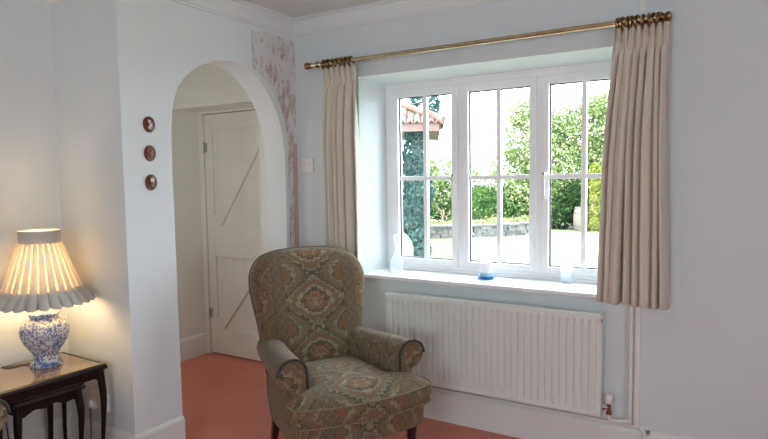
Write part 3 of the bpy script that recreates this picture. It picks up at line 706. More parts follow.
# ruffle: rolled flutes flaring at the hem
k = MB(); secs = []; nr = NP * 14
for i in range(7):
    f_ = i / 6; z = zb + .050 - .066 * f_; amp = .003 + .016 * f_; r0 = rb - .014 + .044 * f_
    secs.append([((r0 + amp * math.copysign(abs(math.cos(NP * a)) ** .7, math.cos(NP * a))) * math.cos(a + .05 * f_ * math.sin(NP * a)), (r0 + amp * math.copysign(abs(math.cos(NP * a)) ** .7, math.cos(NP * a))) * math.sin(a + .05 * f_ * math.sin(NP * a)), z - .004 * math.cos(NP * a) * f_) for a in (2 * PI * q / nr for q in range(nr))])
k.loft(secs, cap=False); ru = k.build('ruffle', M['shade_lined'], sh, smooth=True, angle=0)
md = ru.modifiers.new('solid', 'SOLIDIFY'); md.thickness = .002
k = MB()
for t in (0, 2 * PI / 3, 4 * PI / 3): k.tube([(.014 * math.cos(t), .014 * math.sin(t), .345), (.03 * math.cos(t), .03 * math.sin(t), .36), (.055 * math.cos(t), .055 * math.sin(t), .46), (.083 * math.cos(t), .083 * math.sin(t), .60)], .0015, 6)
k.build('shade_carrier', M['brass'], sh, smooth=True)
k = MB(); k.tube(catmull([(-.055, -.02, .012), (-.075, -.035, .006), (-.09, -.065, .004), (-.10, -.11, .004), (-.135, -.13, .002), (-.160, -.13, -.03), (-.163, -.12, -.2), (-.163, -.1, -.45)], 6), .003, 8)
k.build('cord', M['cord'], lamp, smooth=True, angle=0)
ld = bpy.data.lights.new('lamp_bulb_light', 'POINT'); ld.energy = 2.3; ld.color = (1, .75, .47); ld.shadow_soft_size = .035
lo = bpy.data.objects.new('lamp_bulb_light', ld); C.objects.link(lo); lo.location = (LX, LY, TZ + .47)

# ------------------------------------------------------------------ nest of tables
def table(name, label, xc, yc, W, L, Ht, rz, topmat=True, thin=.018):
    # W across (x), L along (y); cabriole legs at the corners
    r = empty(name, (xc, yc, 0), rz); tag(r, label, 'table', 'nest of side tables')
    hx, hy = W / 2, L / 2
    def out(e, z):
        p = []
        cr = .03
        for (cx, cy, a0) in ((hx - cr, hy - cr, 0), (-hx + cr, hy - cr, 90), (-hx + cr, -hy + cr, 180), (hx - cr, -hy + cr, 270)):
            for q in range(0, 91, 15):
                a = math.radians(a0 + q); bulge = .010 * math.sin(math.radians(q * 2)) ** 2
                p.append((cx + (cr + e + bulge) * math.cos(a), cy + (cr + e + bulge) * math.sin(a), z))
        return p
    k = MB(); k.loft([out(-.010, Ht - .026), out(.004, Ht - .022), out(.006, Ht - .014), out(.002, Ht - .008), out(.0, Ht - .002), out(-.004, Ht), out(-.016, Ht), out(-.018, Ht - .0015)])
    k.build('table_top', M['tablewood'], r, smooth=True, angle=35)
    k = MB(); k.loft([out(-.018, Ht - .0025), out(-.018, Ht + .0005)]); k.build('inlay_panel', M['veneer'], r)
    ins = .022
    k = MB(); ap = .052
    for (x0, y0, x1, y1) in ((-hx + ins, -hy + ins, -hx + ins, hy - ins), (-hx + ins, hy - ins, hx - ins, hy - ins), (hx - ins, hy - ins, hx - ins, -hy + ins), (hx - ins, -hy + ins, -hx + ins, -hy + ins)):
        if x0 == x1 and x0 > 0: pass
        nseg = 12; A = []; B = []
        dx, dy = x1 - x0, y1 - y0; l = math.hypot(dx, dy); nx_, ny_ = dy / l * .008, -dx / l * .008
        secs = []
        for q in range(nseg + 1):
            s_ = q / nseg; zb_ = Ht - .026 - ap + .022 * math.sin(PI * s_) ** .6 + (.006 * math.sin(6 * PI * s_))
            x, y = x0 + dx * s_, y0 + dy * s_
            secs.append([(x - nx_, y - ny_, zb_), (x + nx_, y + ny_, zb_), (x + nx_, y + ny_, Ht - .025), (x - nx_, y - ny_, Ht - .025)])
        k.loft(secs)
    k.build('apron', M['tablewood'], r)
    for sx in (-1, 1):
        for sy in (-1, 1):
            k = MB(); zz = Ht - .026; secs = []
            for (h, w_, o_) in ((1.0, .030, 0), (.88, .031, .003), (.80, .030, .006), (.70, .026, .007), (.5, .020, .004), (.3, .0165, -.001), (.12, .015, .0), (.05, .017, .004), (.0, .020, .009)):
                x = sx * (hx - ins + o_); y = sy * (hy - ins + o_); z = zz * h; a = w_ / 2; c_ = a * .45
                secs.append([(x + u, y + v, z) for u, v in ((-a, -c_), (-c_, -a), (c_, -a), (a, -c_), (a, c_), (c_, a), (-c_, a), (-a, c_))])
            k.loft(secs); k.build('leg', M['tablewood'], r, smooth=True, angle=50)
    return r
table('side_table', 'larger dark side table with tan inlaid top, under the lamp', -.295, -1.555, .38, .49, .522, -.03)
table('side_table', 'smaller dark side table nested beneath the lamp table', -.250, -1.578, .30, .305, .462, -.03)

# ------------------------------------------------------------------ armchair (front is local -Y)
def pillow(outline, prof, mapf, cen=None):
    """outline: ccw 2D points; prof: list of (inset, scale, c)."""
    n = len(outline); P = [Vector((a, b)) for a, b in outline]
    cen = Vector(cen) if cen else sum(P, Vector((0, 0))) / n
    nrm = []
    for i in range(n):
        d = (P[(i + 1) % n] - P[i - 1]).normalized(); nrm.append(Vector((d.y, -d.x)))
    mb = MB(); secs = []; uvs = []
    ctop = max(c for _, _, c in prof if True)
    flat = [c for ins, s_, c in prof if s_ == 1][-1]
    for ins, s_, c in prof:
        sec = []; uv = []
        for p, m_ in zip(P, nrm):
            q = cen + (p - m_ * ins - cen) * s_
            sec.append(mapf(q.x, q.y, c, s_)); e = max(0, flat - c)
            uv.append((q.x + m_.x * e, q.y + m_.y * e))
        uv.append(uv[0]); secs.append(sec); uvs.append(uv)
    mb.loft(secs, closed=True, cap=True, uvs=uvs)
    return mb
def make_chair():
    r = empty('armchair')
    F, FS, PI_ = M['fabric'], M['fabric_side'], M['piping']
    # back
    half = [(.0, 1.005), (.10, 1.003), (.185, .992), (.256, .964), (.300, .905), (.311, .84), (.304, .76), (.290, .68), (.274, .58), (.260, .48), (.248, .36), (.235, .22)]
    pts = [(x, z, 0) for x, z in reversed(half)] + [(-x, z, 0) for x, z in half[1:]]
    ol = [tuple(v)[:2] for v in catmull(pts, 4)]
    ol = ol + [(x, .22) for x in (-.16, -.08, 0, .08, .16)]
    def yfront(z): return .155 + .13 * ((z - .3) / .7)
    TH = .125
    def bmap(a, b, c, s_):
        # c: 0 at rear, TH at front, beyond TH domed; gentle barrel wrap
        wrap = -.035 * (abs(a) / .32) ** 2.2 * max(0, min(1, (b - .35) / .3))
        return (a, yfront(b) + TH - c + wrap, b)
    prof = [(.03, .55, .0), (.03, .9, .0), (.03, 1, .0), (.012, 1, .008), (.0, 1, .03), (.0, 1, .075), (.006, 1, .098), (.016, 1, .113), (.032, 1, TH), (.032, .9, TH + .012), (.032, .78, TH + .022), (.032, .6, TH + .030), (.032, .4, TH + .035), (.032, .2, TH + .037), (.032, .03, TH + .038)]
    pillow(ol, prof, bmap, (0, .30)).build('backrest', F, r, smooth=True, angle=0)
    # piping round back rear edge
    k = MB(); e = [Vector(bmap(a, b, .010, 1)) for a, b in ol[:-5]]; k.tube(e, .0045, 8); k.build('back_piping', PI_, r, smooth=True, angle=0)
    # seat cushion (T shaped)
    half = [(0, -.425), (.10, -.422), (.20, -.410), (.29, -.388), (.330, -.368), (.342, -.345), (.345, -.300), (.335, -.272), (.300, -.262), (.250, -.258), (.232, -.245), (.226, -.20), (.222, -.05), (.212, .08), (.195, .19), (.10, .20)]
    pts = [(x, y, 0) for x, y in half] + [(0, .20, 0)] + [(-x, y, 0) for x, y in reversed(half[1:])]
    ol2 = [tuple(v)[:2] for v in catmull(pts, 4, closed=True)]
    z0, hh = .338, .090
    def cmap(a, b, c, s_):
        # gentle sag towards the front corners
        return (a, b, z0 + c - .010 * (max(0, -b - .1) / .32) ** 2 * (1 if c > .05 else .5))
    prof = [(.012, .5, .0), (.012, 1, .0), (.004, 1, .004), (.0, 1, .012), (-.006, 1, .045), (.0, 1, hh - .010), (.004, 1, hh - .003), (.010, 1, hh + .002), (.010, .93, hh + .016), (.010, .84, hh + .027), (.010, .7, hh + .036), (.010, .5, hh + .042), (.010, .3, hh + .045), (.010, .04, hh + .046)]
    sc = pillow(ol2, prof, cmap).build('seat_cushion', F, r, smooth=True, angle=0)
    for c in (hh - .003, .004):
        k = MB(); k.tube([Vector(cmap(a, b, c, 1)) for a, b in ol2], .0042, 8, closed=True); k.build('piping', PI_, sc, smooth=True, angle=0)
    # seat rail
    half = [(0, -.395), (.12, -.392), (.22, -.378), (.295, -.352), (.318, -.325), (.320, -.27), (.300, -.24), (.285, -.1), (.262, .08), (.225, .28), (.21, .30)]
    pts = [(x, y, 0) for x, y in half] + [(0, .30, 0)] + [(-x, y, 0) for x, y in reversed(half[1:])]
    ol3 = [tuple(v)[:2] for v in catmull(pts, 4, closed=True)]
    prof = [(.012, .4, .0), (.012, 1, .0), (.002, 1, .004), (.0, 1, .015), (.0, 1, .095), (.008, 1, .107), (.012, .5, .109)]
    sr = pillow(ol3, prof, lambda a, b, c, s_: (a, b, .2275 + c)).build('seat_rail', F, r, smooth=True, angle=0)
    # arms
    def dxy(y):   # lateral taper to the rear
        t = (y + .25) / .61
        return -.105 * max(0, t) ** 1.35
    def section(y, g=0.0, sgn=1):
        zc = .534 - .035 * max(0, (y + .25) / .6); cx = .300 + dxy(y) * .9; rr_ = .071 - g; xi = .229 + dxy(y) * .9 + g; xo = .302 + dxy(y) * .75 - g
        zb_ = .185 + g - .065 * max(0, (y + .1) / .46)
        p = [(xi, zb_), (xi, .27), (xi, .34), (xi, .42), (xi, .48)]
        for q in range(0, 13):
            a = math.radians(180 - q * 20); p.append((cx + rr_ * math.cos(a), zc + rr_ * math.sin(a)))
        p += [(xo + .004, zc - rr_ * 1.02), (xo + .003, .43), (xo + .006, .38), (xo + .006, .30), (xo + .004, .24), (xo, .205), (xo - .012, zb_)]
        return [(sgn * x, z) for x, z in p]
    for sgn in (1, -1):
        ys = [.36, .30, .22, .14, .06, -.02, -.10, -.18, -.225, -.246, -.254, -.2575]
        gs = [0, 0, 0, 0, 0, 0, 0, 0, 0, .0015, .006, .012]
        k = MB(); secs = []; uvs = []
        for y, g in zip(ys, gs):
            s_ = section(y, g, sgn); secs.append([(x, y, z) for x, z in s_]); acc = 0; uv = []
            for i in range(len(s_) + 1):
                uv.append((acc - .30, y)); 
                if i < len(s_): a, b = s_[i], s_[(i + 1) % len(s_)]; acc += math.hypot(a[0] - b[0], a[1] - b[1])
            uvs.append(uv)
        k.loft(secs, uvs=uvs, cap=True)
        ao = k.build('armrest', FS, r, smooth=True, angle=60)
        # scroll facing with darker corded edge
        s_ = section(-.2575, .013, sgn); k = MB(); k.loft([[(x, -.256, z) for x, z in s_], [(x, -.2615, z) for x, z in s_]], uvs=[[(x * 1.0, z) for x, z in s_ + s_[:1]]] * 2)
        for q in range(len(k.f)):
            if q not in k.uv: k.uv[q] = [(k.v[i][0], k.v[i][2]) for i in k.f[q]]
        k.build('scroll_panel', F, ao, smooth=True, angle=30)
        s_ = section(-.25, .004, sgn); s3 = [(x, -.257, z) for x, z in s_[2:15]]
        k = MB(); k.tube(catmull(s3, 2), .006, 8); k.build('scroll_piping', M['scroll_edge'], ao, smooth=True, angle=0)
    # legs
    for sx in (-1, 1):
        k = MB(); k.lathe([(.0, 0), (.012, 0), (.014, .01), (.016, .02), (.013, .03), (.016, .10), (.021, .15), (.024, .165), (.019, .172), (.026, .182), (.026, .228), (.0, .229)], (sx * .268, -.298, 0), 18)
        k.build('leg', M['legwood'], r, smooth=True, angle=40)
        k = MB(); k.loft([[(sx * .205 + u * w_, y + v * w_, z) for u, v in ((-1, -1), (1, -1), (1, 1), (-1, 1))] for z, y, w_ in ((.19, .265, .022), (.12, .283, .020), (.06, .305, .017), (.0, .335, .0145))])
        k.build('leg', M['legwood'], r, bevel=.003)
    return r
ch = make_chair(); TH_ = math.radians(60)
ch.location = (.742, -.662, 0); ch.rotation_euler = (0, 0, TH_)
tag(ch, 'upholstered scroll-arm chair in faded tapestry fabric in front of the radiator', 'armchair')
c2 = copy_tree(ch); c2.location = (-.09, -2.252, 0); c2.rotation_euler = (0, 0, math.radians(90))
tag(c2, 'tapestry armchair at the left picture edge, only its rounded arm showing before the side tables', 'armchair')

# ------------------------------------------------------------------ garden
G = -.5
k = MB()
def gz(x, y): return G + .03 * noise.noise(Vector((x * .3, y * .3, 0)))
nx, ny = 50, 50; grid = [[(-26 + 44 * i / nx, .42 + 45 * (j / ny) ** 1.3, 0) for i in range(nx + 1)] for j in range(ny + 1)]
k.loft([[(x, y, gz(x, y)) for x, y, _ in row] for row in grid], closed=False)
tag(k.build('lawn', M['lawn'], smooth=True, angle=0), 'sunlit mown lawn beyond the window', 'lawn', kind='stuff')

def foliage(blobs, count, size, seed, jitter=.25, gap=0):
    """leaf quads scattered over lumpy ellipsoids; blobs: (centre, radii)."""
    rr = random.Random(seed); mb = MB(); tot = sum(b[1][0] * b[1][2] for b in blobs)
    for c, rad_ in blobs:
        n_ = int(count * rad_[0] * rad_[2] / tot)
        for _ in range(n_):
            d = Vector((rr.gauss(0, 1), rr.gauss(0, 1), rr.gauss(0, 1))).normalized()
            lump = 1 + .22 * noise.noise(d * 2.3 + Vector(c)) + .12 * noise.noise(d * 6 + Vector(c) * 2)
            q = (1 - abs(rr.gauss(0, jitter)) * .6) * lump
            p = Vector((c[0] + d.x * rad_[0] * q, c[1] + d.y * rad_[1] * q, c[2] + d.z * rad_[2] * q))
            if p.z < G + .02: p.z = G + .02 + rr.random() * .1
            nrm = (d + Vector((rr.gauss(0, .6), rr.gauss(0, .6), rr.gauss(0, .6)))).normalized()
            t = nrm.orthogonal().normalized(); t.rotate(Matrix.Rotation(rr.uniform(0, 2 * PI), 3, nrm)); b = nrm.cross(t); s_ = size * rr.uniform(.6, 1.4)
            i = mb.add([p - t * s_, p - b * s_ * .5 + nrm * s_ * .1, p + t * s_, p + b * s_ * .5 + nrm * s_ * .1]); mb.face((i, i + 1, i + 2, i + 3))
    return mb
def trunk_mb(base, top, r0, r1, seed, branches=5, spread=1.2):
    rr = random.Random(seed); mb = MB(); b, t = Vector(base), Vector(top)
    path = [b + (t - b) * q + Vector((rr.uniform(-.05, .05), rr.uniform(-.05, .05), 0)) * (1 if 0 < q < 1 else 0) for q in (0, .25, .5, .75, 1)]
    mb.tube(path, [r0, r0 * .9, (r0 + r1) / 2, r1 * 1.1, r1], 10)
    for _ in range(branches):
        q = rr.uniform(.45, .95); s_ = b + (t - b) * q; a = rr.uniform(0, 2 * PI); e = s_ + Vector((math.cos(a) * spread, math.sin(a) * spread, rr.uniform(.5, 1.1) * spread))
        mb.tube([s_, (s_ + e) / 2 + Vector((0, 0, -.08)), e], [r1, r1 * .7, r1 * .3], 7)
    return mb
def tree(name, label, x, y, blobs, count, size, material, seed, tr=.12, th=2.0, group='trees and shrubs beyond the lawn', cat='tree', spread=1.0):
    r = empty(name, (x, y, G)); tag(r, label, cat, group)
    m1 = foliage(blobs, count, size, seed); local(m1, (x, y, G)).build('foliage', material, r)
    m2 = trunk_mb((x, y, G - .02), (x, y, G + th), tr, tr * .5, seed, spread=spread); local(m2, (x, y, G)).build('trunk', M['bark'], r, smooth=True)
# large pale-leaved tree filling the middle and right lights
tree('leafy_tree', 'large sunlit tree with pale green leaves seen through the middle pane', -4.1, 18.6, [((-4.3, 18.6, 2.6), (1.15, 1.2, 1.35)), ((-3.6, 18.4, 1.5), (1.3, 1.3, 1.2)), ((-5.2, 18.9, 1.3), (1.0, 1.1, 1.2)), ((-4.6, 18.3, 3.6), (.6, .7, .6)), ((-3.4, 18.8, 3.0), (.8, .8, .8)), ((-4.4, 17.9, .5), (1.4, 1.0, .9))], 26000, .055, M['leaf_tree'], 1, .16, 3.2)
tree('leafy_tree', 'large sunlit tree with pale green leaves seen through the right pane', -2.2, 19.2, [((-2.4, 19.2, 2.7), (1.2, 1.2, 1.25)), ((-1.5, 19.2, 2.9), (1.3, 1.2, 1.4)), ((-2.8, 19.0, 1.4), (1.3, 1.2, 1.1)), ((-1.4, 19.0, 1.5), (1.3, 1.2, 1.2)), ((-2.1, 18.8, 3.6), (.7, .7, .6))], 26000, .055, M['leaf_tree'], 2, .16, 3.2)
tree('leafy_tree', 'tall pale tree behind the right curtain', .2, 20, [((.2, 20, 3.0), (1.7, 1.6, 1.8)), ((.3, 19.8, 1.2), (1.8, 1.5, 1.2))], 8000, .09, M['leaf_tree'], 3, .18, 3.4)
# darker shrubs under the trees
tree('shrub', 'dark green shrub beside the barrel, under the trees', -3.3, 17.9, [((-3.3, 17.9, .15), (.75, .6, .75)), ((-2.9, 18.2, .6), (.8, .6, .7))], 5000, .055, M['leaf_dark'], 4, .05, .5, cat='shrub', spread=.3)
tree('shrub', 'dark green shrub right of the barrel', -1.5, 18.1, [((-1.5, 18.1, .25), (.85, .6, .85)), ((-.6, 18.2, .3), (.9, .6, .9))], 5000, .055, M['leaf_dark'], 5, .05, .5, cat='shrub', spread=.3)
tree('shrub', 'rounded green shrub behind the stone wall, left of the pale tree', -5.6, 17.2, [((-5.6, 17.3, .1), (1.0, .8, .9)), ((-4.9, 17.4, -.1), (.8, .7, .8))], 6500, .06, M['leaf_hedge'], 6, .05, .5, cat='shrub', spread=.3)
# hedge
hb = [((-16 + 1.5 * q + .4 * math.sin(q * 2.1), 19.8 - .12 * q, .25 + .18 * math.sin(q * 1.7)), (1.15, .8, .95 + .15 * math.sin(q * 2.7))) for q in range(12)]
hd_ = foliage(hb, 24000, .075, 8, .2); ho = empty('hedge', (-8, 19.5, G)); tag(ho, 'long dense green hedge behind the stone wall', 'hedge')
local(hd_, (-8, 19.5, G)).build('foliage', M['leaf_hedge'], ho)
k = MB()
for q in range(12): k.tube([(-16 + 1.5 * q, 19.8 - .12 * q, G - .02), (-16 + 1.5 * q, 19.8 - .12 * q, .4)], .05, 7)
local(k, (-8, 19.5, G)).build('stem', M['bark'], ho)
tree('shrub', 'pale bush rising above the hedge in the left pane', -7.5, 17.6, [((-8.0, 19.0, 1.0), (.9, .8, 1.2)), ((-7.0, 18.9, .85), (.8, .7, .9)), ((-9.2, 19.0, 1.2), (.9, .7, 1.2))], 9000, .06, M['leaf_tree'], 9, .05, .6, cat='shrub', spread=.3)
# pale flower border behind the wall
WP = [(-12.0, 9.0), (-9.0, 11.2), (-7.4, 12.3), (-5.86, 13.38), (-4.92, 14.11), (-4.19, 14.80), (-3.66, 15.60), (-3.30, 16.3)]
bb = []
for (x0, y0), (x1, y1) in zip(WP[:-1], WP[1:]):
    for q in range(4):
        t = q / 4; bb.append(((x0 + (x1 - x0) * t - .45, y0 + (y1 - y0) * t + .75, -.28 + .05 * math.sin(7 * x0 + q)), (.40, .30, .30)))
o = foliage(bb, 9000, .045, 12).build('border_plants', M['leaf_pale']); tag(o, 'pale flowering border plants along the back of the stone wall', 'border plants', kind='stuff')
# dry stone wall: one wall of many stones
k = MB(); rr = random.Random(5)
P = [Vector((x, y, 0)) for x, y in WP]; tot = [0]
for a, b in zip(P[:-1], P[1:]): tot.append(tot[-1] + (b - a).length)
def at_len(s_):
    for i in range(len(P) - 1):
        if s_ <= tot[i + 1]:
            t = (s_ - tot[i]) / (tot[i + 1] - tot[i]); d = (P[i + 1] - P[i]).normalized(); return P[i] + (P[i + 1] - P[i]) * t, d
    return P[-1], (P[-1] - P[-2]).normalized()
rows = [(G - .05, .11), (G + .06, .09), (G + .15, .10), (G + .25, .08)]
for z, h in rows:
    s_ = 0
    while s_ < tot[-1]:
        w_ = rr.uniform(.12, .32); p0, d = at_len(min(s_ + .006, tot[-1])); p1, _ = at_len(min(s_ + w_ - .006, tot[-1])); nn = Vector((d.y, -d.x, 0)); o1 = .17 + rr.uniform(-.02, .025); o2 = .17 + rr.uniform(-.02, .02)
        a, b = p0 + nn * o1, p1 + nn * o1; c_, e = p1 - nn * o2, p0 - nn * o2; j = lambda: rr.uniform(-.008, .008)
        k.hexa([(q.x + j(), q.y + j(), z + .005) for q in (a, b, c_, e)] + [(q.x + j(), q.y + j(), z + h + j()) for q in (a, b, c_, e)]); s_ += w_
s_ = 0
while s_ < tot[-1]:
    w_ = rr.uniform(.3, .5); p0, d = at_len(min(s_, tot[-1])); p1, _ = at_len(min(s_ + w_ - .008, tot[-1])); nn = Vector((d.y, -d.x, 0)) * .21
    k.hexa([(q.x, q.y, G + .335) for q in (p0 + nn, p1 + nn, p1 - nn, p0 - nn)] + [(q.x, q.y, G + .385 + rr.uniform(-.008, .008)) for q in (p0 + nn, p1 + nn, p1 - nn, p0 - nn)]); s_ += w_
tag(k.build('stone_wall', M['stone']), 'low grey dry-stone garden wall across the lawn', 'garden wall')
# barrel
ba = empty('barrel', (-2.33, 17.45, G)); tag(ba, 'old wooden barrel standing at the edge of the lawn', 'barrel')
k = MB(); ns = 20
for q in range(ns):
    t0_, t1_ = 2 * PI * (q + .03) / ns, 2 * PI * (q + .97) / ns
    k.loft([[(r_ * math.cos(t0_), r_ * math.sin(t0_), z), (r_ * math.cos(t1_), r_ * math.sin(t1_), z), ((r_ - .03) * math.cos(t1_), (r_ - .03) * math.sin(t1_), z), ((r_ - .03) * math.cos(t0_), (r_ - .03) * math.sin(t0_), z)] for r_, z in ((.225, 0), (.258, .14), (.278, .30), (.282, .40), (.278, .50), (.258, .66), (.225, .80))])
k.build('staves', M['barrel'], ba)
k = MB(); k.lathe([(.0, .02), (.215, .02), (.215, .74), (.0, .745)], (0, 0, 0), 24); k.build('barrel_head', M['barrel'], ba)
for z, r_ in ((.05, .240), (.20, .271), (.60, .271), (.75, .240)):
    k = MB(); k.lathe([(r_ - .01, z - .022), (r_ + .002, z - .022), (r_ + .002, z + .022), (r_ - .01, z + .022)], (0, 0, 0), 32); k.build('hoop', M['iron'], ba, smooth=True)
# ivy-covered trunk in the sun
tr_ = empty('ivy_clad_trunk', (-1.86, 17.2, G)); tag(tr_, 'upright tree trunk clad in yellow-green ivy near the right curtain', 'tree')
local(trunk_mb((-1.86, 17.2, G - .02), (-1.84, 17.2, 1.25), .13, .08, 31, 3, .3), (-1.86, 17.2, G)).build('trunk', M['bark'], tr_, smooth=True)
local(foliage([((-1.85, 17.2, G + .25 + .42 * q), (.20, .20, .32)) for q in range(5)], 5200, .035, 33, .12), (-1.86, 17.2, G)).build('ivy', M['leaf_moss'], tr_)

# neighbouring wing with pantile roof, seen in the left light
hw = empty('house_wing', (-3.02, 8.30, G), math.radians(27)); tag(hw, 'white rendered wing with terracotta pantile roof at the left of the garden', 'building'); HO = Vector((-3.02, 8.30, G))
EX, EY, EZ = -3.02, 8.30, 2.48
k = MB(); k.box(-7.4, 8.75, G - .05, -4.02, 12.2, EZ - .05); local(k, HO).build('wall', M['render_white'], hw)
k = MB(); k.box(-7.9, EY, EZ - .16, EX - .03, EY + .035, EZ + .02); k.box(EX - .065, EY, EZ - .16, EX - .03, 12.6, EZ + .02); k.box(-7.9, EY + .035, EZ - .10, EX - .065, 12.6, EZ - .07)
local(k, HO).build('fascia', varied('timber_fascia', (.09, .05, .04), (.12, .072, .058), 3, .7), hw)
# hipped roof covered with rows of barrel tiles (front slope and right slope)
slope = .52
k = MB(); base = [(-7.95, EY - .02, EZ), (EX, EY - .02, EZ), (EX, 12.7, EZ), (-7.95, 12.7, EZ)]; rz_ = EZ + slope * 2.15
k.hexa([(x, y, z - .01) for x, y, z in base] + [(-5.8, 10.4, rz_), (EX - 2.15, 10.4, rz_), (EX - 2.15, 10.55, rz_), (-5.8, 10.55, rz_)])
local(k, HO).build('roof_deck', M['terracotta'], hw)
k = MB(); pw = .145
q = 0
while True:
    x = EX - .07 - q * pw; q += 1
    if x < -7.9: break
    run = min(2.12, EX - x)
    nt_ = max(1, int(run / .34))
    for j in range(nt_):
        y0 = EY - .06 + j * .34; y1 = min(y0 + .40, EY + run); z0_ = EZ + slope * (y0 - EY) + .035 + .0; z1_ = EZ + slope * (y1 - EY) + .015
        s0 = []; s1 = []
        for a in range(7):
            t = PI * a / 6; s0.append((x + .066 * math.cos(t), y0, z0_ + .062 * math.sin(t))); s1.append((x + .055 * math.cos(t), y1, z1_ + .05 * math.sin(t)))
        s0 += [(x - .05, y0, z0_ + .0), (x, y0, z0_ + .045), (x + .05, y0, z0_)]; s1 += [(x - .04, y1, z1_), (x, y1, z1_ + .034), (x + .04, y1, z1_)]
        k.loft([s0, s1])
q = 0
while True:
    y = EY + .10 + q * pw; q += 1
    if y > 10.3: break
    run = min(2.12, y - EY)
    for j in range(max(1, int(run / .34))):
        x0 = EX + .06 - j * .34; x1 = max(x0 - .40, EX - run); z0_ = EZ + slope * (EX - x0) + .035; z1_ = EZ + slope * (EX - x1) + .015
        k.loft([[(x0, y + .066 * math.cos(PI * a / 6), z0_ + .062 * math.sin(PI * a / 6)) for a in range(7)], [(x1, y + .055 * math.cos(PI * a / 6), z1_ + .05 * math.sin(PI * a / 6)) for a in range(7)]])
k.tube([(EX + .03, EY - .05, EZ + .06), (EX - 2.15, 10.4, rz_ + .05)], .085, 10)
local(k, HO).build('roof_tiles', M['terracotta'], hw, smooth=True, angle=50)
# ivy column climbing the corner
iv = empty('climbing_ivy', (-3.74, 8.5, G)); tag(iv, 'dark blue-green ivy climbing the corner of the white wing', 'ivy')
blobs = [((-3.78 + .07 * math.sin(q * 1.3 + 2) + (.08 if q < 2 else 0), 8.56, G + .30 + .30 * q), ((.17, .23, .31, .36, .38, .34, .29, .24, .22, .20)[q], .24, .30)) for q in range(10)] + [((-3.42, 8.0, 3.05), (.17, .16, .22)), ((-3.5, 8.75, 2.9), (.2, .2, .3))]
local(foliage(blobs, 16000, .035, 40, .15), (-3.74, 8.5, G)).build('foliage', M['leaf_ivy'], iv)
k = MB(); k.tube([(-3.74, 8.55, G - .03), (-3.70, 8.56, .6), (-3.76, 8.56, 1.8), (-3.5, 8.6, 2.9)], .05, 8); local(k, (-3.74, 8.5, G)).build('stem', M['bark'], iv, smooth=True)
# low white buttress wall with sloped coping
k = MB(); pr_ = [(-4.60, G - .05), (-3.80, G - .05), (-3.80, -.03), (-4.10, .22), (-4.60, .60)]
i = k.add([(x, 8.20, z) for x, z in pr_]); j = k.add([(x, 8.45, z) for x, z in pr_])
k.face([i + q for q in range(5)]); k.face([j + q for q in reversed(range(5))])
for q in range(5): k.face((i + q, i + (q + 1) % 5, j + (q + 1) % 5, j + q))
tag(k.build('buttress_wall', M['render_white'], bevel=.01), 'low white garden wall with a sloping top at the foot of the ivy', 'wall')

# ------------------------------------------------------------------ light
W = bpy.data.worlds.new('world'); bpy.context.scene.world = W; W.use_nodes = True
bg = W.node_tree.nodes['Background']; bg.inputs[0].default_value = (.81, .90, 1.0, 1); bg.inputs[1].default_value = 7.2
sun = bpy.data.lights.new('sun', 'SUN'); sun.energy = 6.5; sun.angle = .03; sun.color = (1, .95, .85)
so_ = bpy.data.objects.new('sun', sun); C.objects.link(so_); so_.rotation_euler = Vector((-.45, -.55, .72)).to_track_quat('Z', 'Y').to_euler()
def portal(name, loc, rot, sx, sy):
    l = bpy.data.lights.new(name, 'AREA'); l.shape = 'RECTANGLE'; l.size = sx; l.size_y = sy; l.cycles.is_portal = True
    o = bpy.data.objects.new(name, l); C.objects.link(o); o.location = loc; o.rotation_euler = rot; return o
portal('window_portal', ((fx0 + fx1) / 2, .36, (fz0 + fz1) / 2), (-PI / 2, 0, 0), fx1 - fx0, fz1 - fz0)
portal('right_portal', (XR + .21, (ry0 + ry1) / 2, (rz0 + rz1) / 2), (PI / 2, 0, PI / 2), ry1 - ry0, rz1 - rz0)
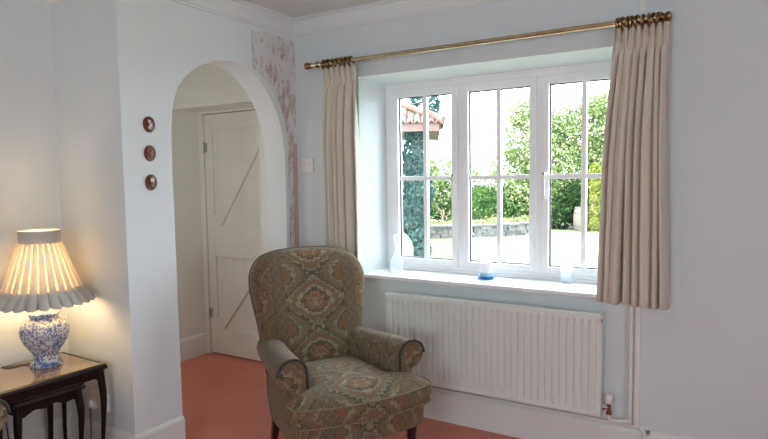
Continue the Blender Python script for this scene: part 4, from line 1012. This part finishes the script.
l = bpy.data.lights.new('passage_fill_light', 'AREA'); l.shape = 'RECTANGLE'; l.size = .6; l.size_y = 1.2; l.energy = 1.9; l.color = (1, .96, .90)  # added fill lamp that brightens the passage, no known source there
o = bpy.data.objects.new('passage_fill_light', l); C.objects.link(o); o.location = (-.69, PYS + .035, 1.35); o.rotation_euler = (PI / 2, 0, 0)
w3 = empty('added_window_3'); w3['kind'] = 'structure'  # unseen frame added round the passage fill lamp, on a solid wall
f = MB()
for a in (-1.03, -.39): f.box(a, PYS, .70, a + .04, PYS + .03, 2.0)
for a in (.70, 1.96): f.box(-.99, PYS, a, -.39, PYS + .03, a + .04)
f.build('window_frame', M['upvc'], w3); MB().box(-.99, PYS + .008, .74, -.39, PYS + .012, 1.96).build('pane', M['pane'], w3)

portal('front_portal', ((gx0 + gx1) / 2, YF - .21, (gz0 + gz1) / 2), (PI / 2, 0, 0), gx1 - gx0, gz1 - gz0)
# ------------------------------------------------------------------ camera
cam = bpy.data.cameras.new('camera'); co = bpy.data.objects.new('camera', cam); C.objects.link(co); bpy.context.scene.camera = co
cam.sensor_width = 36; cam.lens = 600.975 / 768 * 36; cam.clip_start = .02; cam.clip_end = 200
yaw, pit, rol = .550566723, .070270058, -.0148984336
fwd = Vector((-math.sin(yaw) * math.cos(pit), math.cos(yaw) * math.cos(pit), -math.sin(pit)))
rt_ = Vector((math.cos(yaw), math.sin(yaw), 0)); up_ = rt_.cross(fwd)
r2 = rt_ * math.cos(rol) + up_ * math.sin(rol); u2 = -rt_ * math.sin(rol) + up_ * math.cos(rol)
mtx = Matrix((r2, u2, -fwd)).transposed().to_4x4(); mtx.translation = Vector((2.485, -3.0, 1.38)); co.matrix_world = mtx

sc = bpy.context.scene
sc.view_settings.view_transform = 'Standard'; sc.view_settings.look = 'None'; sc.view_settings.gamma = 1; sc.view_settings.exposure = 1.04
sc.cycles.use_denoising = True; sc.cycles.max_bounces = 10; sc.cycles.diffuse_bounces = 6; sc.cycles.transparent_max_bounces = 16; sc.cycles.caustics_refractive = False; sc.cycles.caustics_reflective = False
sc.cycles.sample_clamp_indirect = 6
